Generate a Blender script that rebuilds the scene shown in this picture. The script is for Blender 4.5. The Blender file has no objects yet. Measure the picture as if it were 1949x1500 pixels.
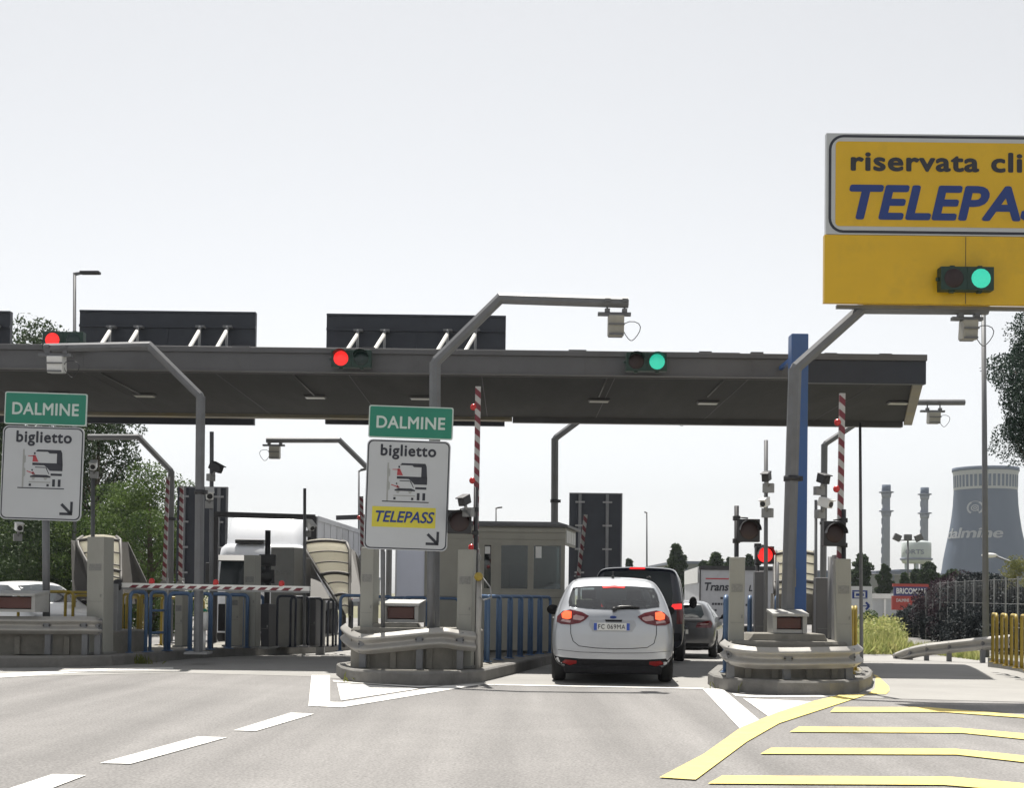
import bpy, bmesh, math, random
from mathutils import Vector, Matrix
from mathutils.bvhtree import BVHTree
from mathutils.geometry import delaunay_2d_cdt

random.seed(11)
SC = bpy.context.scene
COL = SC.collection
R = math.radians

# ------------------------------------------------------------------ camera
F, CX, CY, H = 2500.0, 974.5, 1066.0, 1.355
PITCH, ROLL = math.atan(65 / F), R(0.7)
CM = Matrix.Translation((0, 0, H)) @ Matrix.Rotation(R(90) + PITCH, 4, 'X') @ Matrix.Rotation(ROLL, 4, 'Z')
cd = bpy.data.cameras.new('camera')
cd.sensor_width = 36
cd.lens = 36 * F / 1949
cd.shift_y = (CY - 750) / 1949
cd.clip_start, cd.clip_end = 0.1, 5000
cam = bpy.data.objects.new('camera', cd)
COL.objects.link(cam)
cam.matrix_world = CM
SC.camera = cam
CR = CM.to_3x3()
EYE = Vector((0, 0, H))


def ray(px, py):
    return CR @ Vector(((px - CX) / F, (CY - py) / F, -1))


def U(px, py, Y):                      # a point of the photo at a known distance
    d = ray(px, py)
    return EYE + d * (Y / d.y)


def PZ(px, py, z):                     # a point of the photo at a known height
    d = ray(px, py)
    return EYE + d * ((z - H) / d.z)


def gz(Y):                             # the road falls away gently past the toll line
    t = min(1, max(0, (Y - 25) / 10))
    return -0.22 * t * t * (3 - 2 * t)


def G(px, py, dz=0.0):                 # a point of the photo on the ground
    z = 0
    for _ in range(30):
        p = PZ(px, py, z + dz)
        z = 0.5 * z + 0.5 * gz(p.y)
    return p


HEAD = R(12)
UD = Vector((math.sin(HEAD), math.cos(HEAD), 0))      # along the lanes
VD = Vector((math.cos(HEAD), -math.sin(HEAD), 0))     # across the lanes
ZD = Vector((0, 0, 1))


# ------------------------------------------------------------------ materials
def nt(name):
    m = bpy.data.materials.new(name)
    m.use_nodes = True
    return m, m.node_tree.nodes, m.node_tree.links, m.node_tree.nodes['Principled BSDF']


def mat(name, col, rough=.6, metal=0., var=.18, scale=3., bump=0., bscale=60., spec=.5, coat=0., streak=0., world=False, detail=6, dirt=None, dscale=1.5, damt=.5, ystretch=0.):
    m, N, L, b = nt(name)
    b.inputs['Roughness'].default_value = rough
    b.inputs['Metallic'].default_value = metal
    b.inputs['Specular IOR Level'].default_value = spec
    b.inputs['Coat Weight'].default_value = coat
    b.inputs['Coat Roughness'].default_value = .05
    if world:
        vec = N.new('ShaderNodeNewGeometry').outputs['Position']
    else:
        vec = N.new('ShaderNodeTexCoord').outputs['Object']
    if ystretch:
        my = N.new('ShaderNodeMapping')
        my.inputs['Scale'].default_value = (1, 1 / ystretch, 1)
        L.new(vec, my.inputs['Vector'])
        vec = my.outputs[0]
    n = N.new('ShaderNodeTexNoise')
    n.inputs['Scale'].default_value = scale
    n.inputs['Detail'].default_value = detail
    n.inputs['Roughness'].default_value = .65
    if streak:
        mp = N.new('ShaderNodeMapping')
        mp.inputs['Scale'].default_value = (1, 1, 1 / streak)
        L.new(vec, mp.inputs['Vector'])
        L.new(mp.outputs[0], n.inputs['Vector'])
    else:
        L.new(vec, n.inputs['Vector'])
    mr = N.new('ShaderNodeMapRange')
    mr.inputs[1].default_value, mr.inputs[2].default_value = .25, .75
    mr.inputs[3].default_value, mr.inputs[4].default_value = 1 - var, 1 + var
    L.new(n.outputs[0], mr.inputs[0])
    mx = N.new('ShaderNodeMix')
    mx.data_type = 'RGBA'
    mx.blend_type = 'MULTIPLY'
    mx.inputs[0].default_value = 1
    mx.inputs[6].default_value = (*col, 1)
    L.new(mr.outputs[0], mx.inputs[7])
    out = mx.outputs[2]
    if dirt:
        n2 = N.new('ShaderNodeTexNoise')
        n2.inputs['Scale'].default_value = dscale
        n2.inputs['Detail'].default_value = 8
        n2.inputs['Roughness'].default_value = .7
        L.new(vec, n2.inputs['Vector'])
        r2 = N.new('ShaderNodeMapRange')
        r2.inputs[1].default_value, r2.inputs[2].default_value = .5, .72
        r2.inputs[3].default_value, r2.inputs[4].default_value = 0, damt
        L.new(n2.outputs[0], r2.inputs[0])
        m2 = N.new('ShaderNodeMix')
        m2.data_type = 'RGBA'
        L.new(r2.outputs[0], m2.inputs[0])
        L.new(out, m2.inputs[6])
        m2.inputs[7].default_value = (*dirt, 1)
        out = m2.outputs[2]
    L.new(out, b.inputs['Base Color'])
    if bump:
        nb = N.new('ShaderNodeTexNoise')
        nb.inputs['Scale'].default_value = bscale
        nb.inputs['Detail'].default_value = 3
        L.new(vec, nb.inputs['Vector'])
        bp = N.new('ShaderNodeBump')
        bp.inputs['Strength'].default_value = bump
        bp.inputs['Distance'].default_value = .01
        L.new(nb.outputs[0], bp.inputs['Height'])
        L.new(bp.outputs[0], b.inputs['Normal'])
    return m


def emit(name, col, strength, base=None):
    m, N, L, b = nt(name)
    b.inputs['Base Color'].default_value = (*(base or col), 1)
    b.inputs['Roughness'].default_value = .25
    b.inputs['Emission Color'].default_value = (*col, 1)
    b.inputs['Emission Strength'].default_value = strength
    n = N.new('ShaderNodeTexVoronoi')
    n.inputs['Scale'].default_value = 60
    mr = N.new('ShaderNodeMapRange')
    mr.inputs[3].default_value, mr.inputs[4].default_value = strength * 1.1, strength * .7
    L.new(N.new('ShaderNodeTexCoord').outputs['Object'], n.inputs['Vector'])
    L.new(n.outputs['Distance'], mr.inputs[0])
    L.new(mr.outputs[0], b.inputs['Emission Strength'])
    return m


def leafmat(name, c1, c2, scale=1.2, trans=.3):
    m, N, L, b = nt(name)
    b.inputs['Roughness'].default_value = .6
    b.inputs['Specular IOR Level'].default_value = .18
    g = N.new('ShaderNodeNewGeometry')
    n = N.new('ShaderNodeTexNoise')
    n.inputs['Scale'].default_value = scale
    n.inputs['Detail'].default_value = 5
    n.inputs['Roughness'].default_value = .8
    L.new(g.outputs['Position'], n.inputs['Vector'])
    cr = N.new('ShaderNodeValToRGB')
    cr.color_ramp.elements[0].position, cr.color_ramp.elements[1].position = .35, .68
    cr.color_ramp.elements[0].color = (*c1, 1)
    cr.color_ramp.elements[1].color = (*c2, 1)
    L.new(n.outputs[0], cr.inputs[0])
    L.new(cr.outputs[0], b.inputs['Base Color'])
    t = N.new('ShaderNodeBsdfTranslucent')
    L.new(cr.outputs[0], t.inputs['Color'])
    ms = N.new('ShaderNodeMixShader')
    ms.inputs[0].default_value = trans
    L.new(b.outputs[0], ms.inputs[1])
    L.new(t.outputs[0], ms.inputs[2])
    L.new(ms.outputs[0], N['Material Output'].inputs['Surface'])
    return m


def glassmat(name, tint=(.30, .36, .36), refl=.9, ior=1.5):
    m, N, L, b = nt(name)
    N.remove(b)
    tr = N.new('ShaderNodeBsdfTransparent')
    tr.inputs[0].default_value = (*tint, 1)
    gl = N.new('ShaderNodeBsdfGlossy')
    gl.inputs['Roughness'].default_value = .03
    gl.inputs['Color'].default_value = (refl, refl, refl, 1)
    fr = N.new('ShaderNodeFresnel')
    fr.inputs[0].default_value = ior
    ms = N.new('ShaderNodeMixShader')
    L.new(fr.outputs[0], ms.inputs[0])
    L.new(tr.outputs[0], ms.inputs[1])
    L.new(gl.outputs[0], ms.inputs[2])
    L.new(ms.outputs[0], N['Material Output'].inputs['Surface'])
    return m


# ------------------------------------------------------------------ mesh builder
class MB:
    def __init__(s):
        s.v, s.f, s.m, s.sm = [], [], [], []

    def add(s, vs, fs, m=0, sm=False):
        o = len(s.v)
        s.v += [Vector(p) for p in vs]
        for f in fs:
            s.f.append([i + o for i in f])
            s.m.append(m)
            s.sm.append(sm)
        return s

    def box(s, c, size, rot=None, m=0):
        c = Vector(c)
        hx, hy, hz = [q / 2 for q in size]
        P = [Vector((x, y, z)) for z in (-hz, hz) for y in (-hy, hy) for x in (-hx, hx)]
        if rot is not None:
            P = [rot @ p for p in P]
        return s.add([c + p for p in P], [(0, 2, 3, 1), (4, 5, 7, 6), (0, 1, 5, 4), (2, 6, 7, 3), (0, 4, 6, 2), (1, 3, 7, 5)], m)

    def box2(s, a, b, m=0):
        a, b = Vector(a), Vector(b)
        return s.box((a + b) / 2, [abs(q) for q in (b - a)], None, m)

    def tube(s, path, r, n=8, m=0, sm=True, caps=True, ph=0., up=None):
        path = [Vector(p) for p in path]
        rs = r if isinstance(r, (list, tuple)) else [r] * len(path)
        rings = []
        prev = None
        for i, p in enumerate(path):
            if i == 0:
                t = path[1] - p
            elif i == len(path) - 1:
                t = p - path[i - 1]
            else:
                t = (p - path[i - 1]).normalized() + (path[i + 1] - p).normalized()
            t = t.normalized()
            if prev is None:
                a = up or (Vector((0, 1, 0)) if abs(t.y) < .9 else Vector((1, 0, 0)))
                prev = (a - t * a.dot(t)).normalized()
            else:
                prev = (prev - t * prev.dot(t)).normalized()
            b = t.cross(prev)
            k = 1.0
            if 0 < i < len(path) - 1:
                c = (path[i + 1] - p).normalized().dot(t)
                k = 1 / max(.5, c)
            ring = []
            for j in range(n):
                an = 2 * math.pi * j / n + ph
                off = prev * math.cos(an) + b * math.sin(an)
                if k != 1.0:
                    dv = ((path[i + 1] - p).normalized() - (p - path[i - 1]).normalized())
                    if dv.length > 1e-6:
                        dv.normalize()
                        off = off + dv * (off.dot(dv) * (k - 1))
                ring.append(p + off * rs[i])
            rings.append(ring)
        vs = [q for g in rings for q in g]
        fs = []
        for i in range(len(path) - 1):
            for j in range(n):
                a, b2 = i * n + j, i * n + (j + 1) % n
                fs.append((a, b2, b2 + n, a + n))
        s.add(vs, fs, m, sm)
        if caps:
            o = len(s.v) - len(vs)
            s.f.append([o + j for j in range(n)][::-1]); s.m.append(m); s.sm.append(False)
            s.f.append([o + len(vs) - n + j for j in range(n)]); s.m.append(m); s.sm.append(False)
        return s

    def cyl(s, a, b, r, r2=None, n=14, m=0, sm=True):
        return s.tube([a, b], [r, r if r2 is None else r2], n, m, sm)

    def prism(s, poly, vec, m=0):
        poly = [Vector(p) for p in poly]
        vec = Vector(vec)
        n = len(poly)
        return s.add(poly + [p + vec for p in poly], [list(range(n))[::-1], [n + i for i in range(n)]] + [(i, (i + 1) % n, n + (i + 1) % n, n + i) for i in range(n)], m)

    def ball(s, c, r, n=10, k=7, m=0, sq=(1, 1, 1)):
        c = Vector(c)
        vs, fs = [], []
        for i in range(k + 1):
            th = math.pi * i / k
            for j in range(n):
                a = 2 * math.pi * j / n
                vs.append(c + Vector((math.sin(th) * math.cos(a) * r * sq[0], math.sin(th) * math.sin(a) * r * sq[1], math.cos(th) * r * sq[2])))
        for i in range(k):
            for j in range(n):
                a, b = i * n + j, i * n + (j + 1) % n
                fs.append((a, a + n, b + n, b))
        return s.add(vs, fs, m, True)

    def grid(s, rows, m=0, sm=True, closed=False):
        n = len(rows[0])
        vs = [p for r_ in rows for p in r_]
        fs = []
        for i in range(len(rows) - 1):
            for j in range(n if closed else n - 1):
                a, b = i * n + j, i * n + (j + 1) % n
                fs.append((a, b, b + n, a + n))
        return s.add(vs, fs, m, sm)

    def lathe(s, c, prof, n=48, m=0):     # prof: (r, z)
        c = Vector(c)
        rows = [[c + Vector((r * math.cos(2 * math.pi * j / n), r * math.sin(2 * math.pi * j / n), z)) for j in range(n)] for r, z in prof]
        return s.grid(rows, m, True, True)

    def build(s, name, mats, parent=None, local=False, bevel=0., seg=2, origin=None, fix=True):
        me = bpy.data.meshes.new(name)
        sh = Vector((0, 0, 0))
        if parent is not None and not local:
            root = parent
            while root.parent:
                root = root.parent
            sh = root.location.copy()
        elif origin is not None:
            sh = Vector(origin)
        me.from_pydata([p - sh for p in s.v], [], s.f)
        if not isinstance(mats, (list, tuple)):
            mats = [mats]
        for q in mats:
            me.materials.append(q)
        for p, mi, sm in zip(me.polygons, s.m, s.sm):
            p.material_index = mi
            p.use_smooth = sm
        if fix and len(s.f) < 20000:
            bm = bmesh.new()
            bm.from_mesh(me)
            bmesh.ops.recalc_face_normals(bm, faces=bm.faces)
            bm.to_mesh(me)
            bm.free()
        me.update()
        o = bpy.data.objects.new(name, me)
        COL.objects.link(o)
        if parent is not None:
            o.parent = parent
        else:
            o.location = sh
        if bevel:
            b = o.modifiers.new('bevel', 'BEVEL')
            b.width = bevel
            b.segments = seg
            b.limit_method = 'ANGLE'
            b.angle_limit = R(40)
        return o


def tag(o, label, cat, group=None, kind=None):
    o['label'] = label
    o['category'] = cat
    if group:
        o['group'] = group
    o['kind'] = kind or 'thing'
    return o


def thing(name, label, cat, loc=(0, 0, 0), rz=0., group=None):
    o = bpy.data.objects.new(name, None)
    o.empty_display_size = .2
    COL.objects.link(o)
    o.location = loc
    o.rotation_euler = (0, 0, rz)
    return tag(o, label, cat, group)


def struct(o, kind='structure'):
    o['kind'] = kind
    return o


def copy_tree(o, parent=None):
    c = o.copy()
    COL.objects.link(c)
    if parent is not None:
        c.parent = parent
    for ch in list(o.children):
        copy_tree(ch, c)
    return c


# ------------------------------------------------------------------ lettering
_tc = {}


def text_geo(s, shear=0., space=1.):
    key = (s, shear, space)
    if key not in _tc:
        cu = bpy.data.curves.new('t', 'FONT')
        cu.body = s
        cu.size = 1
        cu.shear = shear
        cu.space_character = space
        cu.resolution_u = 4
        o = bpy.data.objects.new('t', cu)
        COL.objects.link(o)
        dg = bpy.context.evaluated_depsgraph_get()
        me = bpy.data.meshes.new_from_object(o.evaluated_get(dg))
        vs = [v.co.copy() for v in me.vertices]
        fs = [list(p.vertices) for p in me.polygons]
        bpy.data.objects.remove(o)
        bpy.data.meshes.remove(me)
        _tc[key] = (vs, fs)
    return _tc[key]


def text(mb, s, o, ux, uy, w, h, bold=0., shear=0., m=0, space=1., fn=None):
    """lettering fitted into the w x h box whose lower left corner is o; fn maps (x, y) onto a curved face"""
    vs, fs = text_geo(s, shear, space)
    x0, x1 = min(v.x for v in vs), max(v.x for v in vs)
    y0, y1 = min(v.y for v in vs), max(v.y for v in vs)
    k = 0
    offs = [(0, 0)]
    if bold:                              # stroke weight from slightly shifted layers
        offs += [(bold * math.cos(R(a)), bold * math.sin(R(a))) for a in range(0, 360, 45)]
    kx, ky = w / (x1 - x0 + 2 * bold), h / (y1 - y0 + 2 * bold)
    for dx, dy in offs:
        out = []
        for v in vs:
            a, b = (v.x - x0 + bold + dx) * kx, (v.y - y0 + bold + dy) * ky
            if fn:
                out.append(fn(a, b, k * .02))
            else:
                n = Vector(ux).cross(Vector(uy))
                out.append(Vector(o) + Vector(ux) * a + Vector(uy) * b + n * (k * .0004))
        mb.add(out, fs, m)
        k += 1


def rrect(w, h, r, n=5):                 # rounded rectangle outline, centred
    pts = []
    for cx, cy, a0 in ((w / 2 - r, h / 2 - r, 0), (-w / 2 + r, h / 2 - r, 90), (-w / 2 + r, -h / 2 + r, 180), (w / 2 - r, -h / 2 + r, 270)):
        for i in range(n + 1):
            a = R(a0 + 90 * i / n)
            pts.append((cx + r * math.cos(a), cy + r * math.sin(a)))
    return pts


# ------------------------------------------------------------------ patches that follow a curved body
def conform(bvh, poly, view, off=.005, step=.05):
    """poly in the view's own plane -> MB following the body. views: rear (x,z), front (x,z), right (y,z), left (y,z)"""
    pts = []
    n = len(poly)
    for i in range(n):
        a, b = Vector(poly[i]), Vector(poly[(i + 1) % n])
        k = max(1, int((b - a).length / step))
        for j in range(k):
            pts.append(a.lerp(b, j / k))
    nb = len(pts)
    x0, x1 = min(p.x for p in pts), max(p.x for p in pts)
    y0, y1 = min(p.y for p in pts), max(p.y for p in pts)

    def inside(q):
        c = False
        for i in range(nb):
            a, b = pts[i], pts[(i + 1) % nb]
            if (a.y > q.y) != (b.y > q.y) and q.x < (b.x - a.x) * (q.y - a.y) / (b.y - a.y) + a.x:
                c = not c
        return c
    ip = []
    yy = y0 + step / 2
    while yy < y1:
        xx = x0 + step / 2
        while xx < x1:
            q = Vector((xx, yy))
            if inside(q) and min((q - p).length for p in pts) > step * .4:
                ip.append(q)
            xx += step
        yy += step
    vs, es, fs, *_ = delaunay_2d_cdt(pts + ip, [(i, (i + 1) % nb) for i in range(nb)], [], 1, 1e-6)
    dirs = {'rear': (Vector((0, 1, 0)), lambda q: Vector((q[0], -3, q[1]))),
            'front': (Vector((0, -1, 0)), lambda q: Vector((q[0], 12, q[1]))),
            'right': (Vector((-1, 0, 0)), lambda q: Vector((4, q[0], q[1]))),
            'left': (Vector((1, 0, 0)), lambda q: Vector((-4, q[0], q[1])))}
    d, org = dirs[view]
    out = []
    for q in vs:
        o = org(q)
        loc, nrm, _, _ = bvh.ray_cast(o, d)
        if loc is None:
            loc, nrm, _, _ = bvh.find_nearest(o + d * 3.1)
        if nrm.dot(d) > 0:
            nrm = -nrm
        out.append(loc + nrm * off)
    mb = MB()
    mb.add(out, [list(f) for f in fs], 0, True)
    return mb


def stripe(bvh, line, w, view, off=.006):
    line = [Vector(p) for p in line]
    L, Rr = [], []
    for i, p in enumerate(line):
        a, b = line[max(0, i - 1)], line[min(len(line) - 1, i + 1)]
        t = (b - a).normalized()
        n = Vector((-t.y, t.x)) * w / 2
        L.append(p + n)
        Rr.append(p - n)
    return conform(bvh, L + Rr[::-1], view, off, .06)
# ------------------------------------------------------------------ light
SUN_EL, SUN_AZ = R(66), R(-8)           # azimuth from +Y, negative = to the left
sd = Vector((math.sin(SUN_AZ) * math.cos(SUN_EL), math.cos(SUN_AZ) * math.cos(SUN_EL), math.sin(SUN_EL)))
sl = bpy.data.lights.new('sun', 'SUN')
sl.energy, sl.angle, sl.color = 5.0, R(.55), (1, .955, .88)
so = bpy.data.objects.new('sun', sl)
COL.objects.link(so)
so.rotation_euler = (-sd).to_track_quat('-Z', 'Y').to_euler()
so.location = (0, 20, 60)
W = bpy.data.worlds.new('World')
SC.world = W
W.use_nodes = True
WN, WL = W.node_tree.nodes, W.node_tree.links
bg = WN['Background']
sk = WN.new('ShaderNodeTexSky')
sk.sky_type = 'NISHITA'
sk.sun_disc = False
sk.sun_elevation, sk.sun_rotation = SUN_EL, SUN_AZ
sk.air_density, sk.dust_density, sk.ozone_density = 1.0, 1.0, 1.0
hs = WN.new('ShaderNodeHueSaturation')
hs.inputs['Saturation'].default_value = .11
WL.new(sk.outputs[0], hs.inputs['Color'])
WL.new(hs.outputs[0], bg.inputs['Color'])
bg.inputs['Strength'].default_value = .085
SC.view_settings.view_transform = 'Standard'
SC.view_settings.look = 'None'
SC.view_settings.gamma = 1
SC.view_settings.exposure = .75
SC.cycles.use_denoising = True
SC.cycles.max_bounces = 8
SC.cycles.transparent_max_bounces = 16
SC.cycles.volume_bounces = 0
SC.cycles.caustics_reflective = False
SC.cycles.caustics_refractive = False
SC.cycles.sample_clamp_indirect = 6

# ------------------------------------------------------------------ shared materials
m_galv = mat('galvanised_steel', (.27, .275, .28), .55, .4, .12, 6, dirt=(.2, .19, .17), dscale=2.2, damt=.45)
m_rail = mat('guard_rail_zinc', (.36, .35, .33), .5, .35, .14, 5, dirt=(.2, .18, .15), dscale=2.5, damt=.5)
m_pole = mat('pole_grey_paint', (.15, .155, .165), .5, .15, .15, 4, dirt=(.14, .13, .12), dscale=1.4, damt=.5)
m_dark = mat('dark_plastic', (.018, .018, .02), .45, 0, .2, 8)
m_black = mat('black_steel', (.03, .03, .034), .5, .2, .2, 5)
m_lens_off = mat('dark_red_lens', (.022, .008, .008), .45, 0, .3, 30)
m_lens_offg = mat('dark_green_lens', (.012, .03, .028), .2, 0, .3, 30)
m_red = emit('red_signal_light', (1, .025, .022), .75, (.5, .02, .02))
m_green = emit('green_signal_light', (.03, .56, .38), .5, (.05, .5, .35))
m_sighouse = mat('signal_green_housing', (.012, .04, .03), .5, 0, .2, 8)
m_cab = mat('cabinet_grey_paint', (.29, .29, .26), .55, 0, .1, 2, dirt=(.22, .21, .18), dscale=1.3, damt=.4, streak=4)
m_plaque = mat('worn_plaque', (.2, .2, .19), .6, 0, .3, 40)
m_conc = mat('weathered_concrete', (.22, .21, .185), .9, 0, .2, 2.5, .5, 60, dirt=(.11, .105, .09), dscale=1.6, damt=.65)
m_kerb = mat('kerb_concrete', (.18, .175, .165), .9, 0, .2, 4, .5, 60, dirt=(.1, .095, .085), dscale=2.5, damt=.6)
m_blue = mat('blue_fence_paint', (.075, .14, .26), .42, 0, .2, 5, dirt=(.09, .12, .16), dscale=4, damt=.35)
m_yel = mat('yellow_fence_paint', (.34, .245, .03), .45, 0, .2, 5, dirt=(.2, .14, .04), dscale=4, damt=.45)
m_white = mat('white_paint', (.78, .78, .76), .4, 0, .06, 5, dirt=(.5, .49, .46), dscale=3, damt=.3)
m_armwhite = mat('barrier_dull_white', (.42, .415, .41), .5, 0, .1, 5, dirt=(.3, .29, .28), dscale=3, damt=.5)
m_mach = mat('toll_machine_grey', (.21, .21, .20), .5, .1, .08, 2, dirt=(.13, .13, .12), dscale=1.5, damt=.4)
m_redp = mat('red_paint', (.16, .022, .034), .45, 0, .15, 6)
m_signwhite = mat('sign_white_face', (.50, .52, .54), .38, 0, .05, 1.2, dirt=(.5, .51, .52), dscale=2, damt=.35)
m_signgreen = mat('sign_green_face', (.012, .21, .135), .4, 0, .07, 2)
m_signyel = mat('sign_yellow_face', (.70, .43, .008), .4, 0, .09, .9, dirt=(.42, .27, .02), dscale=.8, damt=.5)
m_signyel2 = mat('sign_yellow_label', (.62, .55, .05), .45, 0, .08, 4)
m_ink = mat('sign_dark_ink', (.022, .024, .035), .45, 0, .1, 6)
m_inkblue = mat('sign_blue_ink', (.008, .036, .20), .4, 0, .1, 6)
m_inkred = mat('sign_red_ink', (.42, .05, .06), .45, 0, .1, 6)
m_signgrey = mat('sign_grey_ink', (.33, .34, .33), .5, 0, .1, 6)
m_lettergrn = mat('sign_pale_letters', (.55, .64, .60), .4, 0, .06, 6)
m_cream = leafmat('cream_polycarbonate', (.93, .91, .82), (.96, .94, .86), .5, .9)
m_shelt = mat('shelter_dark_wall', (.10, .095, .09), .6, 0, .15, 2)
m_booth = mat('booth_beige_panel', (.34, .33, .285), .5, .1, .08, 2, dirt=(.22, .21, .18), dscale=1.5, damt=.3)
m_glass = glassmat('booth_glass', (.36, .45, .46), .9, 1.75)
m_rubber = mat('tyre_rubber', (.016, .016, .017), .8, 0, .3, 12)
m_rim = mat('alloy_rim', (.35, .35, .36), .35, .8, .1, 10)
m_chrome = mat('chrome_trim', (.7, .7, .7), .15, 1, .05, 5)
m_plate = mat('plate_white', (.62, .63, .62), .4, 0, .05, 8)
m_plateblue = mat('plate_blue', (.03, .08, .38), .4, 0, .05, 8)
m_cctv = mat('camera_white_shell', (.75, .75, .74), .35, 0, .05, 8)
m_boxgrey = mat('antenna_grey_box', (.34, .33, .29), .5, 0, .12, 8)

# ------------------------------------------------------------------ ground
m_asph = mat('asphalt', (.188, .182, .178), .9, 0, .1, .45, .55, 130, world=True, detail=10, dirt=(.228, .221, .215), dscale=.3, damt=.8)
# finer aggregate speckle and long tyre wear on top of the base colour
_N, _L = m_asph.node_tree.nodes, m_asph.node_tree.links
_b = _N['Principled BSDF']
_src = _b.inputs['Base Color'].links[0].from_socket
_g = _N.new('ShaderNodeNewGeometry')
_v = _N.new('ShaderNodeTexNoise'); _v.inputs['Scale'].default_value = 45; _v.inputs['Detail'].default_value = 4
_L.new(_g.outputs['Position'], _v.inputs['Vector'])
_r = _N.new('ShaderNodeMapRange'); _r.inputs[1].default_value, _r.inputs[2].default_value = .3, .7
_r.inputs[3].default_value, _r.inputs[4].default_value = .68, 1.32
_L.new(_v.outputs[0], _r.inputs[0])
_mp = _N.new('ShaderNodeMapping'); _mp.inputs['Rotation'].default_value = (0, 0, HEAD); _mp.inputs['Scale'].default_value = (1.1, .06, 1)
_L.new(_g.outputs['Position'], _mp.inputs[0])
_w = _N.new('ShaderNodeTexNoise'); _w.inputs['Scale'].default_value = 1.3; _w.inputs['Detail'].default_value = 5
_L.new(_mp.outputs[0], _w.inputs['Vector'])
_r2 = _N.new('ShaderNodeMapRange'); _r2.inputs[1].default_value, _r2.inputs[2].default_value = .35, .68
_r2.inputs[3].default_value, _r2.inputs[4].default_value = .80, 1.12
_L.new(_w.outputs[0], _r2.inputs[0])
_mu = _N.new('ShaderNodeMath'); _mu.operation = 'MULTIPLY'
_L.new(_r.outputs[0], _mu.inputs[0]); _L.new(_r2.outputs[0], _mu.inputs[1])
_mx = _N.new('ShaderNodeMix'); _mx.data_type = 'RGBA'; _mx.blend_type = 'MULTIPLY'; _mx.inputs[0].default_value = 1
_L.new(_src, _mx.inputs[6]); _L.new(_mu.outputs[0], _mx.inputs[7])
_L.new(_mx.outputs[2], _b.inputs['Base Color'])
m_apron = mat('pale_concrete_road', (.262, .256, .244), .85, 0, .1, .8, .4, 90, world=True, detail=9, dirt=(.21, .204, .195), dscale=.45, damt=.75)
m_earth = mat('dry_earth', (.14, .13, .075), .95, 0, .3, .3, .3, 20, world=True, dirt=(.07, .10, .03), dscale=.15, damt=.8)
m_mwhite = mat('road_paint_white', (.62, .61, .585), .7, 0, .1, 3, .3, 120, world=True, dirt=(.30, .29, .28), dscale=5, damt=.75)
m_myel = mat('road_paint_yellow', (.68, .54, .15), .7, 0, .08, 3, .3, 120, world=True, dirt=(.34, .31, .20), dscale=5, damt=.75)

ys = [-30, -10, 0, 6, 10, 14, 18, 21, 24] + [25 + i for i in range(0, 11)] + [40, 60, 100, 200, 400, 900, 2500]
xs = [-2500, -400, -80, -40, -20, -10, 0, 10, 20, 40, 80, 400, 2500]
g = MB()
g.grid([[Vector((x, y, gz(y) - .012 if y < 36 else gz(y) - .012)) for x in xs] for y in ys], 0, True)
struct(g.build('ground', m_earth))


def sheet(name, poly, m, dz):
    """a flat sheet following the ground: poly of (x, y); cut along y so that it bends with the road"""
    bm = bmesh.new()
    f = bm.faces.new([bm.verts.new((p[0], p[1], 0)) for p in poly])
    for y in [24 + i for i in range(0, 13)]:
        bmesh.ops.bisect_plane(bm, geom=bm.verts[:] + bm.edges[:] + bm.faces[:], plane_co=(0, y, 0), plane_no=(0, 1, 0))
    for v in bm.verts:
        v.co.z = gz(v.co.y) + dz
    bmesh.ops.recalc_face_normals(bm, faces=bm.faces)
    for f in bm.faces:
        if f.normal.z < 0:
            f.normal_flip()
    me = bpy.data.meshes.new(name)
    bm.to_mesh(me)
    bm.free()
    me.materials.append(m)
    o = bpy.data.objects.new(name, me)
    COL.objects.link(o)
    return struct(o)


def gp(pts):
    return [(G(*p).x, G(*p).y) for p in pts]


sheet('road', [(-40, -20), (16, -20), (14.5, 18), (13.5, 24), (13.0, 30), (13, 36), (20, 50), (30, 80), (-40, 80)], m_asph, -.004)
ap_front = gp([(-200, 1292), (0, 1290), (330, 1281), (590, 1288), (780, 1303), (920, 1304), (1340, 1311), (1500, 1321), (1680, 1330), (1949, 1337), (2030, 1338)])
sheet('concrete_apron', ap_front + [(12.7, 29), (13, 36), (-14, 36)], m_apron, 0)

MK = []


def mark(pts, m, name='road_marking'):
    o = sheet(name, gp(pts), m, .0035 if m is m_mwhite else .007)
    MK.append(o)
    return o


# white nose chevron in front of the middle island
mark([(593, 1286), (628, 1286), (628, 1337), (652, 1337.5), (847, 1306), (925, 1302.5), (652, 1347.5), (587, 1345)], m_mwhite)
mark([(641, 1301), (735, 1307), (797, 1312), (649, 1334.5)], m_mwhite)
mark([(634, 1295.5), (660, 1298.5), (790, 1306.5), (840, 1306.3), (800, 1309.5), (634, 1298.5)], m_mwhite)
# lane dashes
mark([(444, 1391.5), (487, 1393), (598, 1360), (554, 1357.5)], m_mwhite)
mark([(190, 1454), (249, 1455.5), (432, 1405), (377, 1403)], m_mwhite)
mark([(-60, 1528), (25, 1530), (164, 1477), (100, 1475)], m_mwhite)
# left edge line
mark([(-300, 1306), (-300, 1298), (0, 1283), (205, 1272.5), (330, 1271), (330, 1275), (205, 1277.5), (0, 1291)], m_mwhite)
# thin joint line across the car lane
mark([(925, 1303), (1340, 1310.5), (1340, 1312.5), (925, 1305)], m_mwhite)
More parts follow.
